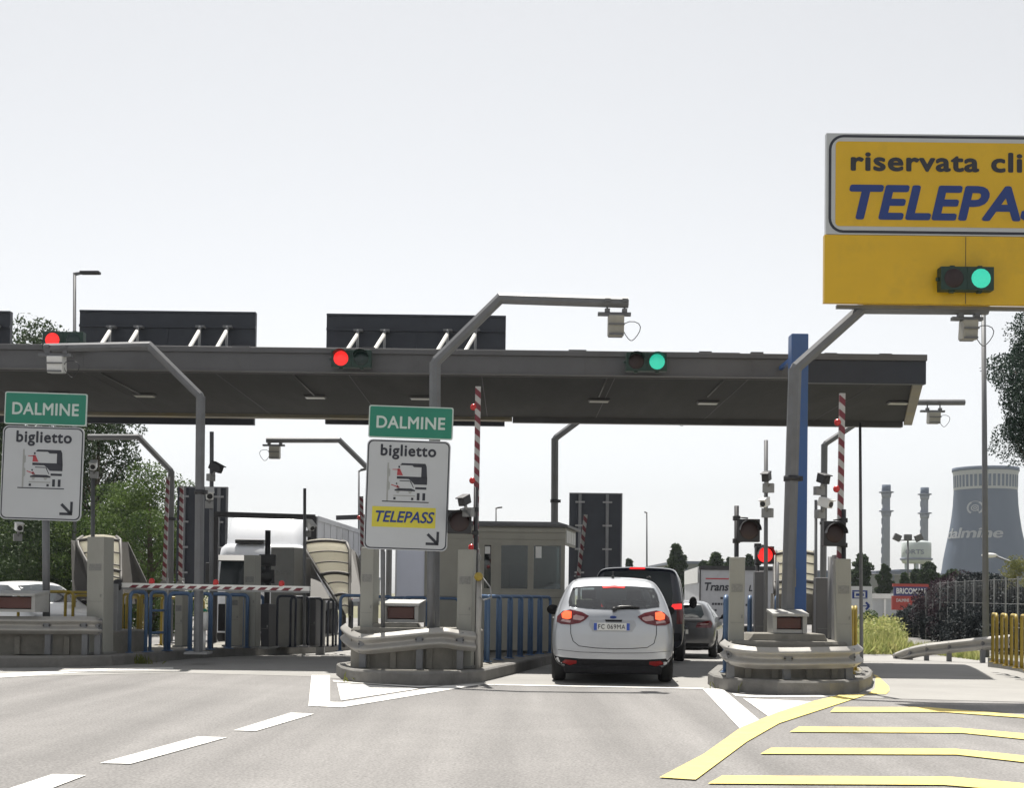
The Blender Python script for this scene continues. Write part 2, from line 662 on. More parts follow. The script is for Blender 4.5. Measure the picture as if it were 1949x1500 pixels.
# right island nose
mark([(1337, 1312), (1375, 1312), (1450, 1375.5), (1434, 1381), (1409, 1389)], m_mwhite)
mark([(1414, 1330), (1500, 1334), (1560, 1337), (1462, 1364.5)], m_mwhite)
mark([(1392, 1320.5), (1440, 1325), (1590, 1324.5), (1590, 1327), (1440, 1328.5), (1400, 1326)], m_mwhite)
mark([(1255, 1482), (1324, 1486.5), (1421, 1414), (1483, 1378.5), (1652, 1323), (1596, 1324.5), (1540, 1338), (1480, 1357.5), (1411, 1386), (1340, 1437)], m_myel)
mark([(1652, 1321.8), (1665, 1312), (1667, 1290), (1661, 1285), (1670, 1287), (1692, 1308), (1693, 1316), (1686, 1323)], m_myel)
mark([(1580, 1357), (1590, 1347.6), (1765, 1347.6), (2060, 1372), (2060, 1382), (1949, 1368), (1796, 1357)], m_myel)
mark([(1503, 1395), (1521, 1385), (1821, 1387), (2080, 1409), (2080, 1421), (1949, 1409), (1831, 1397)], m_myel)
mark([(1447, 1437), (1468, 1425.5), (1816, 1427), (2100, 1455), (2100, 1470), (1949, 1453), (1821, 1438.5)], m_myel)
mark([(1347, 1494), (1375, 1478.5), (1811, 1481), (2100, 1507), (2100, 1524), (1949, 1509), (1796, 1496.5)], m_myel)
mark([(1925, 1270), (1935, 1270), (2030, 1292), (2030, 1297)], m_myel)

# ------------------------------------------------------------------ island pavements
IZ = .19


def island(front, right, length, name='traffic_island'):
    """front: pixel outline of the nose foot from left to right; the sides run back along the lanes"""
    a = [G(*p) for p in front]
    r = [G(*p) for p in right]
    tail = (r[-1] if r else a[-1])
    back_r = tail + UD * length
    wl = (a[-1] - a[0]).dot(VD)
    back_l = back_r - VD * wl * .95
    nseg = 8
    left = [a[0].lerp(back_l, i / nseg) for i in range(1, nseg)]
    rr = [tail.lerp(back_r, i / nseg) for i in range(1, nseg)]
    out = a + r + rr + [back_r, back_l] + left[::-1]
    kw = .16
    n = len(out)
    inn = []
    c = sum(out, Vector()) / n
    for i in range(n):
        p, q, s = out[i - 1], out[i], out[(i + 1) % n]
        t = ((q - p).normalized() + (s - q).normalized())
        t.z = 0
        t.normalize()
        nn = Vector((-t.y, t.x, 0))
        if nn.dot(c - q) < 0 and abs(nn.dot((c - q).normalized())) > .2:
            nn = -nn
        inn.append(q + nn * kw)
    mb = MB()
    lo = [Vector((p.x, p.y, gz(p.y) - .05)) for p in out]
    ch = [Vector((p.x, p.y, gz(p.y) + IZ - .025)) for p in out]
    c2 = [Vector((p.x, p.y, gz(p.y) + IZ)) .lerp(Vector((q.x, q.y, gz(q.y) + IZ)), .14) for p, q in zip(out, inn)]
    hi = [Vector((q.x, q.y, gz(q.y) + IZ)) for q in inn]
    mb.grid([lo, ch, c2, hi], 0, False, True)
    k = mb.build(name, m_kerb)
    # kerb stones show their joints
    pv = MB()
    # paved top: triangle fan strip between the left and right chains
    pv.add([Vector((p.x, p.y, p.z - .01)) for p in hi], [list(range(n))])
    o = pv.build('pavement', m_conc)
    struct(o)
    return struct(k)


island([(640, 1285), (650, 1293), (672, 1299), (725, 1303), (800, 1305), (860, 1303.5), (917, 1299)], [(985, 1282), (1050, 1264)], 16, 'kerb')
island([(1347, 1303), (1358, 1310), (1385, 1316), (1480, 1323), (1580, 1324), (1635, 1320), (1657, 1309), (1661, 1298)], [], 17, 'kerb')
island([(-330, 1275), (-200, 1274), (0, 1272), (120, 1271), (212, 1268)], [(300, 1260), (420, 1251), (640, 1241)], 12, 'kerb')
# pavement of the exit lane on the far right and of the far left lane
def kerb_strip(pts, w, name='kerb'):
    a = [G(*p) for p in pts]
    mb = MB()
    ins = [p + VD * w for p in a]
    rows = []
    rows.append([Vector((p.x, p.y, gz(p.y) - .05)) for p in a])
    rows.append([Vector((p.x, p.y, gz(p.y) + IZ)) for p in a])
    rows.append([Vector((p.x, p.y, gz(p.y) + IZ)) for p in ins])
    mb.grid(rows, 0, False)
    return struct(mb.build(name, m_kerb))


kerb_strip([(2050, 1306), (1985, 1292), (1935, 1278), (1880, 1270)], 6)
# ------------------------------------------------------------------ the toll canopy
m_fascia = mat('fascia_grey_metal', (.115, .115, .12), .5, .3, .12, 1.5, dirt=(.07, .068, .065), dscale=.9, damt=.5)
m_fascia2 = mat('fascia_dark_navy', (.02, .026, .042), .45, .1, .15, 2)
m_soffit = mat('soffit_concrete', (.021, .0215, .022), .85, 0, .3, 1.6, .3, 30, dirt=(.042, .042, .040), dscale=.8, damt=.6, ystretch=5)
m_roof = mat('roof_sheet', (.2, .2, .2), .7, .2, .15, 1)
m_beige = mat('beige_plate_and_lit_edge', (.25, .23, .18), .6, 0, .25, .7, dirt=(.35, .25, .05), dscale=.5, damt=.4)  # sunlight on the canopy edges put into the colour; column plate shares it
m_lum = mat('luminaire_cover', (.62, .62, .56), .3, 0, .05, 8)
m_board = mat('sign_board_back', (.028, .032, .042), .5, .3, .2, 2)
m_strut = mat('pale_strut', (.62, .62, .60), .4, .3, .08, 6)

CYF, CYB, CZT, CZB = 25.0, 31.5, 6.03, 5.58
xr_f = U(1762, 700, CYF).x
xr_b = xr_f + (CYB - CYF) * .262
xs_ = U(1512, 690, CYF).x                 # where the fascia changes
XL = -17.0
canopy = thing('toll_canopy', 'long flat concrete toll canopy spanning all the lanes on blue column', 'canopy', (-4, 28, 5.6))
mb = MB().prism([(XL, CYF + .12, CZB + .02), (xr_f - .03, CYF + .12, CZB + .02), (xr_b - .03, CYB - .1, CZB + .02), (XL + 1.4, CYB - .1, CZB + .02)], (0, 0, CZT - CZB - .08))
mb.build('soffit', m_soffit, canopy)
mb = MB()
mb.box2((XL, CYF, CZB), (xs_, CYF + .118, CZT - .1))
mb.box2((XL, CYF - .05, CZT - .12), (xs_, CYF + .118, CZT - .03))
mb.box2((XL, CYF - .03, CZB - .03), (xs_, CYF + .118, CZB - .002))
for k in range(13):
    x = xs_ - 1.6 * (k + .5)
    mb.box2((x - .012, CYF - .006, CZB + .02), (x + .012, CYF - .001, CZT - .13))
mb.build('fascia', m_fascia, canopy, bevel=.012)
mb = MB()
for px in (455, 700, 1100, 1345, 1444, 1585, 1690):
    x = U(px, 668, CYF).x
    mb.box((x, CYF + .2, CZT + .015), (.14 + .1 * (px % 3), .12, .05))
mb.tube([(XL, CYF + .25, CZT + .03), (xs_ - 1, CYF + .25, CZT + .03)], .012, 5)
mb.build('roof_fixings', m_fascia, canopy)
mb = MB()
mb.tube([(XL, CYF + .35, CZB + .0), (xr_f - 1.2, CYF + .35, CZB + .0)], .022, 6)
for px in (275, 600, 1140, 1347):
    q = PZ(px, 755, CZB)
    mb.tube([(q.x, CYF + .35, CZB + .0), (q.x, q.y, CZB + .0)], .015, 6)
mb.build('conduit', m_fascia, canopy)
mb = MB()
for k in range(9):
    x = xr_b - 2.4 - k * 2.6
    mb.box2((x - .006, CYF + .14, CZB + .014), (x + .006, CYB - .12, CZB + .028))
mb.build('joint', m_board, canopy)
MB().box2((xs_ + .005, CYF - .02, CZB - .12), (xr_f, CYF + .118, CZT - .13)).build('fascia_end_panel', m_fascia2, canopy)
MB().box2((xs_ + .005, CYF - .06, CZT - .127), (xr_f + .01, CYF + .118, CZT - .01)).build('fascia_lip', m_fascia, canopy)
MB().prism([(XL, CYF + .05, CZT - .06), (xr_f, CYF + .05, CZT - .06), (xr_b, CYB, CZT - .06), (XL + 1.4, CYB, CZT - .06)], (0, 0, .05)).build('roof_sheet', m_roof, canopy)
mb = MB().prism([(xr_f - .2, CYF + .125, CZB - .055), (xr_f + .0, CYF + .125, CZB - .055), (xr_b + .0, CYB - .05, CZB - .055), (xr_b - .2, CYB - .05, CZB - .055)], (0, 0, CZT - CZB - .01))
mb.build('end_beam', m_beige, canopy)  # beige colour stands in for light on the underside of the end
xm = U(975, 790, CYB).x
MB().box2((XL + 1.4, CYB - .06, CZB - .05), (xm, CYB + .25, CZT - .07)).build('rear_sunlit_strip', m_beige, canopy)  # sunlit strip under the rear edge, its light given by beige colour
MB().box2((xm + .01, CYB - .06, CZB - .10), (xr_b - .22, CYB + .12, CZT - .07)).build('rear_beam', m_fascia, canopy)
for px, py in ((115, 749), (275, 752), (600, 755), (800, 757), (1140, 762), (1347, 766), (1710, 766)):
    p = PZ(px, py, CZB)
    l = MB().box((p.x, p.y, CZB - .005), (.46, .30, .05), m=0).build('luminaire', m_fascia, canopy, bevel=.02)
    MB().box((p.x, p.y, CZB - .034), (.40, .22, .008)).build('diffuser', m_lum, l)

# the tall boards whose backs rise over the canopy
boards = [((-330, 20), 588, 798, (-250, -190, -60, -12), 'blank board back at the far left edge, cut by the frame'),
          ((152, 487), 590, 803, (210, 262, 380, 432), 'dark back of tall gantry board standing above the canopy behind the left traffic light'),
          ((622, 963), 597, 805, (681, 732, 852, 905), 'dark back of tall gantry board above the canopy crossed by the grey camera arm')]
for (a, b), y0, y1, st, lab in boards:
    YB = 32.3
    p0, p1 = U(a, y0, YB), U(b, y0 + (b - a) * .012, YB)
    q0 = U(a - 5, y1, YB)
    zt, zb = (p0.z + p1.z) / 2, q0.z - .02
    t = thing('gantry_board', lab, 'sign board', (p0.x, YB, zb), 0, 'boards mounted along the rear of the canopy')
    mb = MB().box2((p0.x, YB, zb), (p1.x, YB + .16, zt))
    mb.box2((p0.x, YB - .05, zt - .42), (p1.x, YB - .002, zt - .36))
    mb.box2((p0.x, YB - .03, zt - .05), (p1.x, YB - .002, zt))
    xmid = (p0.x + p1.x) / 2
    mb.box2((xmid - .015, YB - .02, zb), (xmid + .015, YB - .002, zt - .43))
    mb.build('board', m_board, t)
    for sx in st:
        tp, md = U(sx, y0 + 33, YB - .25), U(sx - 1, y0 + 40, YB - .25)
        lowp = U(sx - 18, 655 + sx * .012, 30.9)
        k = (6.04 - lowp.z) / (md.z - lowp.z)
        lowp = lowp.lerp(md, k)
        s_ = MB().tube([md, lowp], .05, 8).build('strut', m_strut, t)
        MB().tube([tp + Vector((0, .2, .03)), tp, md], .04, 6).box(tp + Vector((0, .1, .03)), (.22, .18, .05)).tube([tp, (tp.x, tp.y, 6.05)], .035, 6).build('bracket', m_pole, s_)

# blue column
p = U(1515, 1100, 22.9)
ztop = U(1519, 636, 22.9).z
t = thing('canopy_column', 'square blue steel column rising past the canopy from right island', 'column', (p.x, 22.9, IZ))
m_bluecol = mat('blue_column_paint', (.035, .10, .28), .4, 0, .1, 1.5, dirt=(.06, .10, .2), dscale=2, damt=.4)
pt = U(1521, 700, 22.9)
mb = MB()
mb.tube([(p.x + .02, 22.98, IZ), (pt.x, 22.98, ztop)], .21, 4, sm=False, ph=R(45))
mb.build('shaft', m_bluecol, t, bevel=.015)
MB().box((p.x + .02, 22.98, IZ + .02), (.6, .6, .04)).build('base_plate', m_galv, t)
mb = MB().box((pt.x + .1, 24.05, CZT - .3), (.07, 1.85, .07))
mb.build('tie_rod', m_bluecol, t)
c = U(1514, 1100, 22.76)
mb = MB()
mb.prism([c + Vector((.14 * math.cos(R(a)), 0, .16 * math.sin(R(a)))) for a in range(90, 271, 20)] , (0, -.05, 0))
mb.build('yellow_plate', m_beige, t)

# ------------------------------------------------------------------ gantry poles carrying the antennas
def gantry(path, Y, r, label, ybase=1180, name='gantry_pole', n=8):
    base = U(path[0][0], path[0][1], Y)
    bz = gz(Y) + IZ
    pts = [U(x, y, Y) for x, y in path]
    b0 = Vector((pts[0].x - (pts[1].x - pts[0].x) / max(.01, pts[1].z - pts[0].z) * (pts[0].z - bz), Y, bz))
    t = thing(name, label, 'gantry pole', b0, 0, 'bent grey poles holding lane antennas')
    MB().tube([b0, pts[1]], r, n, sm=False, ph=R(22.5)).build('pole', m_pole, t)
    if len(pts) > 2:
        d = (pts[2] - pts[1]).normalized()
        MB().tube([pts[1] - ZD * r * .4] + [pts[1].lerp(pts[2], .03)] + pts[2:], r * .93, n, sm=False, ph=R(22.5)).build('arm', m_pole, t)
    MB().box(b0 + ZD * .02, (r * 5, r * 5, .04)).build('base_plate', m_galv, t)
    mbx = MB()
    q = pts[0].lerp(pts[1], .55)
    mbx.tube([q - ZD * .04, q + ZD * .04], r * 1.22, n, ph=R(22.5))
    mbx.box(q + Vector((r * 1.3, 0, 0)), (.06, .1, .07))
    mbx.build('clamp', m_black, t)
    return t, pts


gantry([(378, 1160), (382, 755), (284, 658), (85, 662)], 24.0, .085, 'tall grey gantry pole with arm reaching left under the first red light')
gantry([(826, 1185), (828, 690), (952, 568), (1196, 576)], 21.0, .095, 'tall grey gantry pole behind middle sign with arm reaching right above the canopy')
tg, pg = gantry([(1499, 1168), (1513, 702), (1642, 586), (1880, 588)], 19.7, .10, 'grey gantry pole in front of blue column carrying the overhead yellow sign')
gantry([(1055, 1100), (1056, 835), (1160, 757), (1300, 768)], 33.0, .095, 'grey gantry pole above the toll booth roof passing up behind the canopy')
gantry([(1566, 1180), (1569, 846), (1690, 766), (1836, 766)], 34.0, .085, 'grey gantry pole behind the right island with arm ending past the canopy end')
gantry([(324, 1100), (326, 897), (264, 832), (168, 832)], 34.0, .085, 'grey gantry pole beside the dark panel with arm reaching behind left sign')
gantry([(740, 1100), (742, 933), (646, 838), (507, 838)], 36.0, .085, 'grey gantry pole hidden behind middle sign with arm reaching left')


def antenna(px, py, Y, wpx, hpx, army, label, flip=1, mm=None):
    s = F / Y
    c = U(px, py, Y)
    w, h = wpx / s, hpx / s
    t = thing('lane_antenna', label, 'antenna', (c.x, c.y, c.z), 0, 'lane antennas hung from the gantry arms')
    top = U(px, army, Y).z
    mb = MB()
    zb = c.z + h * .5
    mb.box((c.x - w * .1, Y, zb), (w * 2.1, .10, .05))
    for dx in (-.55, .55):
        mb.cyl((c.x + dx * w, Y, zb), (c.x + dx * w, Y, top + .04), .018, n=6)
        mb.box((c.x + dx * w, Y, zb + .05), (.08, .10, .07))
        mb.box((c.x + dx * w, Y, top + .03), (.09, .22, .05))
    mb.build('hanger', m_pole, t)
    h_ = MB().box((c.x, Y, c.z - .02), (w, .26, h), Matrix.Rotation(R(8), 3, 'X')).build('housing', mm or m_boxgrey, t, bevel=.02)
    MB().box((c.x, Y - .15, c.z - h * .05), (w * 1.04, .02, .025)).box((c.x, Y - .02, c.z - h * .52), (w * .9, .26, .03)).build('trim', m_pole, h_)
    pts = []
    for k in range(15):
        a = k / 14 * 2 * math.pi
        pts.append((c.x + flip * (w * .5 + .13 - .13 * math.cos(a) + .03 * math.sin(2 * a)), Y + .03 * math.sin(a), c.z - .1 - .15 * math.sin(a)))
    MB().tube(pts, .007, 5).build('cable', m_black, t)


antenna(108, 692, 24.0, 30, 32, 664, 'white weathered antenna under the arm below the first red light', 1, m_cctv)
antenna(1172, 618, 21.0, 30, 40, 577, 'grey antenna box with cable loop at the end of middle gantry arm')
antenna(1843, 626, 19.7, 28, 38, 589, 'grey antenna box hanging under the yellow sign')
antenna(1277, 792, 33.0, 22, 26, 770, 'small antenna peeking out below the rear edge of the canopy')
antenna(1777, 794, 34.0, 22, 22, 768, 'grey antenna past the right end of the canopy')
antenna(523, 860, 36.0, 20, 24, 840, 'pale antenna hanging against the sky above the white truck', -1)

# ------------------------------------------------------------------ horizontal traffic lights
def signal(cx, cy, Y, wpx, hpx, lit, label, dy=0, plate=None, visor=True, back=None):
    s = F / Y
    c = U(cx, cy, Y)
    w, h = wpx / s, hpx / s
    t = thing('traffic_light', label, 'traffic light', c, 0, 'horizontal two-lamp lane lights')
    hb = MB().box(c + Vector((0, .10, 0)), (w, .18, h))
    for dx in (-.26, .26):
        for sz in (-1, 1):
            hb.box(c + Vector((dx * w, .10, sz * h * .53)), (.07, .08, .035))
    hb.box(c + Vector((-w * .53, .1, 0)), (.04, .05, .05))
    hb.box(c + Vector((0, .005, 0)), (.012, .012, h * 1.0))
    if back:
        hb.box(c + Vector((0, .19 + back / 2, 0)), (.12, back, .12))
    hb.build('housing', m_sighouse, t, bevel=.012)
    r = h * .42
    for k, dx in ((0, -.255), (1, .255)):
        q = c + Vector((dx * w, 0, 0))
        on = (lit == 'red' and k == 0) or (lit == 'green' and k == 1)
        mm = (m_red if k == 0 else m_green) if on else (m_lens_off if k == 0 else m_lens_offg)
        MB().ball(q + Vector((0, .012, 0)), r, 18, 8, sq=(1, .22, 1)).build('lens', mm, t)
        if visor:
            mb = MB()
            rows = []
            for yy, k2 in ((0.0, 1.0), (-.17, 1.0)):
                rows.append([q + Vector((r * 1.1 * math.cos(R(a)), yy if abs(a - 90) < 75 else 0, r * 1.1 * math.sin(R(a)))) for a in range(-15, 196, 15)])
            inner = [[q + (p - q) * 1 + (Vector((0, p.y - q.y, 0)) - (p - q)) * .07 for p in r_] for r_ in rows]
            mb.grid(rows, 0, True)
            mb.grid(inner, 0, True)
            mb.build('visor', m_sighouse, t)


signal(119, 647, 24.75, 78, 33, 'red', 'red traffic light on the canopy edge above the left gantry arm', visor=False, back=.1)
signal(668, 682, 24.62, 76, 34, 'red', 'red traffic light on the grey fascia under the crossed gantry board', back=.1)
signal(1231, 688, 24.62, 78, 36, 'green', 'green traffic light on the grey canopy fascia over the car lane', back=.1)

# ------------------------------------------------------------------ overhead yellow sign
YS = 19.45
sg = F / YS
a0, a1 = U(1572, 450, YS), U(2104, 450, YS)
x0, x1 = a0.x, a1.x
zt, zm, zb = U(1838, 256, YS).z, U(1838, 449, YS).z, U(1838, 579, YS).z
t = thing('overhead_sign', 'large yellow overhead lane sign hung on the right gantry arm, cut by frame', 'sign', (x0, YS, zb))
up = MB().box2((x0, YS, zm + .004), (x1, YS + .10, zt)).build('upper_panel', m_signwhite, t)
cxs, czs = (x0 + x1) / 2, (zm + zt) / 2
w, h = x1 - x0, zt - zm


def plate(mb, w, h, r, c, y0, y1, n=6):
    P = [(c[0] + a, y1, c[1] + b) for a, b in rrect(w, h, r, n)]
    mb.prism(P, (0, y0 - y1, 0))


b_ = MB(); plate(b_, w - .07, h - .05, .22, (cxs, czs), YS - .004, YS + .02); b_.build('border', m_ink, up)
b_ = MB(); plate(b_, w - .15, h - .13, .18, (cxs, czs), YS - .008, YS + .02); b_.build('inner_margin', m_signwhite, up)
b_ = MB(); plate(b_, w - .27, h - .25, .06, (cxs, czs), YS - .012, YS + .02); b_.build('yellow_field', m_signyel, up)
tb = MB()
q0 = U(1619, 325, YS - .014)
text(tb, 'riservata clienti', (q0.x, YS - .016, q0.z), (1, 0, 0), (0, 0, 1), (2058 - 1619) / sg, (325 - 286) / sg, .034, 0, 0, 1.08)
tb.build('lettering', m_ink, up)
tb = MB()
q0 = U(1616, 418, YS - .014)
text(tb, 'TELEPASS', (q0.x, YS - .016, q0.z), (1, 0, 0), (0, 0, 1), (2046 - 1616) / sg, (418 - 349) / sg, .032, .2, 0, 1.0)
tb.build('lettering', m_inkblue, up)
lp = MB().box2((x0 - .02, YS, zb), (x1 + .02, YS + .10, zm - .004))
lp.build('lower_panel', m_signyel, t)
mb = MB()
xsm = U(1838, 500, YS).x
mb.box2((xsm - .004, YS - .003, zb + .005), (xsm + .004, YS + .02, zm - .01))
mb.build('panel_seam', m_ink, t)
mb = MB()
for xx in (x0 + .5, x0 + 1.6, x1 - .5):
    mb.box2((xx - .03, YS + .102, zb + .02), (xx + .03, YS + .18, zt - .02))
mb.box2((x0 + .2, YS + .12, zb - .055), (x1 - .2, YS + .2, zb - .002))
mb.build('back_frame', m_pole, t)
signal(1842, 529, YS - .2, 102, 45, 'green', 'green traffic light on the lower yellow panel of the overhead sign', visor=False)

# ------------------------------------------------------------------ DALMINE signs
def truck_pictogram(blk, gry, red, fn):
    # fn maps (u right, v up) of the pictogram, u and v in 0..1, to world
    def quad(mb, pts):
        mb.add([fn(*p) for p in pts], [list(range(len(pts)))])
    # ground line, kiosk
    quad(blk, [(0, .0), (1, .0), (1, .025), (0, .025)])
    quad(gry, [(.09, .025), (.125, .025), (.125, .97), (.09, .97)])
    quad(gry, [(.125, .62), (.155, .65), (.155, .80), (.125, .84)])
    quad(gry, [(.125, .28), (.155, .32), (.155, .48), (.125, .52)])
    # lorry cab
    quad(blk, [(.36, .92), (.62, .92), (.66, .88), (.60, .97), (.40, .97)])
    quad(blk, [(.60, .97), (.66, .88), (.83, .88), (.90, .97)])
    quad(blk, [(.82, .88), (.90, .97), (.93, .90), (.95, .60), (.82, .63)])
    quad(blk, [(.30, .58), (.30, .64), (.82, .64), (.95, .62), (.95, .45), (.68, .45), (.60, .54), (.55, .58)])
    quad(blk, [(.70, .33), (.94, .33), (.94, .385), (.70, .385)])
    quad(blk, [(.74, .06), (.80, .06), (.80, .24), (.74, .24)])
    quad(blk, [(.86, .06), (.92, .06), (.92, .24), (.86, .24)])
    # driver
    quad(red, [(.30, .665), (.43, .665), (.36, .83), (.31, .83)])
    quad(red, [(.20, .80), (.34, .795), (.34, .82), (.20, .815)])
    quad(blk, [(.325, .85), (.36, .85), (.36, .90), (.325, .90)])
    # car
    quad(blk, [(.36, .52), (.58, .52), (.58, .54), (.36, .54)])
    quad(blk, [(.58, .53), (.66, .36), (.67, .37), (.60, .54)])
    quad(blk, [(.26, .28), (.70, .28), (.70, .31), (.62, .345), (.34, .345), (.26, .31)])
    quad(gry, [(.31, .22), (.35, .22), (.38, .285), (.29, .285)])
    quad(gry, [(.57, .22), (.61, .22), (.64, .285), (.55, .285)])
    quad(gry, [(.24, .15), (.70, .15), (.70, .175), (.24, .175)])
    quad(blk, [(.24, .06), (.29, .06), (.29, .12), (.24, .12)])
    quad(blk, [(.62, .06), (.67, .06), (.67, .12), (.62, .12)])
    quad(red, [(.18, .42), (.36, .355), (.37, .375), (.19, .44)])
    quad(red, [(.30, .355), (.36, .355), (.33, .42), (.31, .42)])
    quad(blk, [(.285, .44), (.315, .44), (.315, .48), (.285, .48)])


def lane_sign(xl, xr, ytg, ybg, ybw, Y, tilt, postx, postw, telepass, label, yb=1180):
    """pixel frame: xl..xr at the top; green panel ytg..ybg, white panel ybg..ybw"""
    s = F / Y
    xc = (xl + xr) / 2
    t = thing('lane_sign', label, 'sign', U(postx, yb, Y), 0, 'lane signs on the island noses')
    wpx = xr - xl
    up_ = Vector((math.sin(tilt), 0, math.cos(tilt)))
    rt_ = Vector((math.cos(tilt), 0, -math.sin(tilt)))
    top = U(xc, ytg, Y)

    def P(u, v, d=0.):             # u: pixels right of the centre, v: pixels below the top edge
        return top + rt_ * (u / s) - up_ * (v / s) + Vector((0, -d, 0))

    def slab(mb, u0, u1, v0, v1, r, d0, d1):
        cu, cv = (u0 + u1) / 2, (v0 + v1) / 2
        pts = [P(cu + a, cv - b, d0) for a, b in rrect(u1 - u0, v1 - v0, r, 5)]
        mb.prism(pts, (0, -(d1 - d0), 0))
    hg, hw = ybg - ytg, ybw - ytg
    hw_ = wpx / 2
    g_ = MB(); slab(g_, -hw_, hw_, 0, hg, 4, 0, .03); gp_ = g_.build('green_panel', m_lettergrn, t)
    g_ = MB(); slab(g_, -hw_ + 2.2, hw_ - 2.2, 2.2, hg - 2.2, 3, .02, .034); g_.build('green_field', m_signgreen, gp_)
    g_ = MB()
    text(g_, 'DALMINE', P(-hw_ + 15, hg * .70, .037), rt_, up_, (wpx - 30) / s, hg * .38 / s, .022, 0, 0, 1.05)
    g_.build('lettering', m_lettergrn, gp_)
    v0 = hg + 3
    g_ = MB(); slab(g_, -hw_ - 1, hw_ - 3, v0, hw, 11, 0, .03); wp_ = g_.build('white_panel', m_signwhite, t)
    fr = MB(); slab(fr, -hw_ + .8, hw_ - 4.8, v0 + 1.8, hw - 1.8, 10, .02, .032); fr.build('dark_border', m_ink, wp_)
    g_ = MB(); slab(g_, -hw_ + 3, hw_ - 7, v0 + 4, hw - 4, 9, .02, .034); g_.build('white_field', m_signwhite, wp_)
    g_ = MB()
    text(g_, 'biglietto', P(-hw_ + 25, v0 + 38, .037), rt_, up_, 106 / s, 29 / s, .03, 0, 0, 1.1)
    g_.build('lettering', m_ink, wp_)
    blk, gry, red = MB(), MB(), MB()
    truck_pictogram(blk, gry, red, lambda u, v: P(-hw_ + 31 + u * 89, v0 + 119 - v * 77, .037))
    blk.build('pictogram', m_ink, wp_)
    gry.build('pictogram_grey', m_signgrey, wp_)
    red.build('pictogram_red', m_inkred, wp_)
    if telepass:
        g_ = MB(); slab(g_, -hw_ + 13, hw_ - 27, v0 + 128, v0 + 167, .5, .02, .0365)
        tp = g_.build('yellow_label', m_signyel2, wp_)
        g_ = MB()
        text(g_, 'TELEPASS', P(-hw_ + 20, v0 + 158, .039), rt_, up_, 112 / s, 22 / s, .022, .25)
        g_.build('lettering', m_inkblue, tp)
    g_ = MB()
    ax, ay = hw_ - 20, hw - 12

    def bar(u0, v0_, u1, v1_, wd):
        a, b = Vector((u0, v0_)), Vector((u1, v1_))
        n = (b - a).normalized()
        n = Vector((-n.y, n.x)) * wd / 2
        g_.add([P(q.x, q.y, .037) for q in (a + n, b + n, b - n, a - n)], [(0, 1, 2, 3)])
    bar(ax - 21, ay - 20, ax - 2, ay - 2, 5.5)
    bar(ax - 24, ay - 1.5, ax + .6, ay - 1.5, 5)
    bar(ax - 1.5, ay - 25, ax - 1.5, ay - 4.2, 5)
    g_.build('arrow', m_ink, wp_)
    bz = gz(Y) + IZ
    mb = MB()
    b0 = U(postx, yb, Y)
    for k, u in enumerate(postw):
        tp_ = P(u, hw * .5, -.06)
        bt = Vector((b0.x + u / s * .96, Y + .06, bz))
        MB().tube([bt, tp_], .065 if k == 0 else .035, 10).build('post', m_pole, t)
    cl = MB()
    for vv in (hg + 30, hw - 30):
        q = P(postw[0], vv, -.05)
        cl.box(q, (.5, .05, .06))
    cl.build('bracket', m_galv, t)


lane_sign(11, 168, 748, 810, 992, 23.6, R(1.2), 88, (0,), False, 'green and white ticket lane sign without yellow label at left', 1168)
lane_sign(703, 864, 774, 836, 1049, 20.55, R(1.3), 780, (42, -52), True, 'green and white ticket lane sign with yellow label on middle island', 1180)
# ------------------------------------------------------------------ guard rails
WPROF = [(0, 0), (.012, .012), (.055, .05), (.075, .075), (.055, .10), (.014, .135), (.008, .155), (.014, .175), (.055, .21), (.075, .235), (.055, .26), (.012, .298), (0, .31)]


def rail_mesh(path, out_sign=-1, hgt=.31):
    """path: top edge points; the corrugation bulges towards the viewer side"""
    path = [Vector(p) for p in path]
    # resample smoothly (Catmull-Rom)
    pts = []
    n = len(path)
    for i in range(n - 1):
        p0, p1, p2, p3 = path[max(0, i - 1)], path[i], path[i + 1], path[min(n - 1, i + 2)]
        for k in range(6):
            t = k / 6
            pts.append(.5 * ((2 * p1) + (p2 - p0) * t + (2 * p0 - 5 * p1 + 4 * p2 - p3) * t * t + (3 * p1 - p0 - 3 * p2 + p3) * t ** 3))
    pts.append(path[-1])
    rows, rows2 = [], []
    for i, p in enumerate(pts):
        t = (pts[min(i + 1, len(pts) - 1)] - pts[max(0, i - 1)])
        t.z = 0
        t.normalize()
        nn = Vector((t.y, -t.x, 0)) * (1 if out_sign < 0 else -1)
        rows.append([p + nn * (o * 1.15) - ZD * (hgt - z * hgt / .31) for o, z in WPROF])
        rows2.append([p + nn * (o * 1.15 - .006) - ZD * (hgt - z * hgt / .31) for o, z in WPROF])
    mb = MB()
    mb.grid(rows, 0, True)
    mb.grid(rows2, 0, True)
    for a, b in ((rows[0], rows2[0]), (rows[-1], rows2[-1])):
        mb.grid([a, b], 0, False)
    mb.grid([[r[0] for r in rows], [r[0] for r in rows2]], 0, False)
    mb.grid([[r[-1] for r in rows], [r[-1] for r in rows2]], 0, False)
    return mb, pts


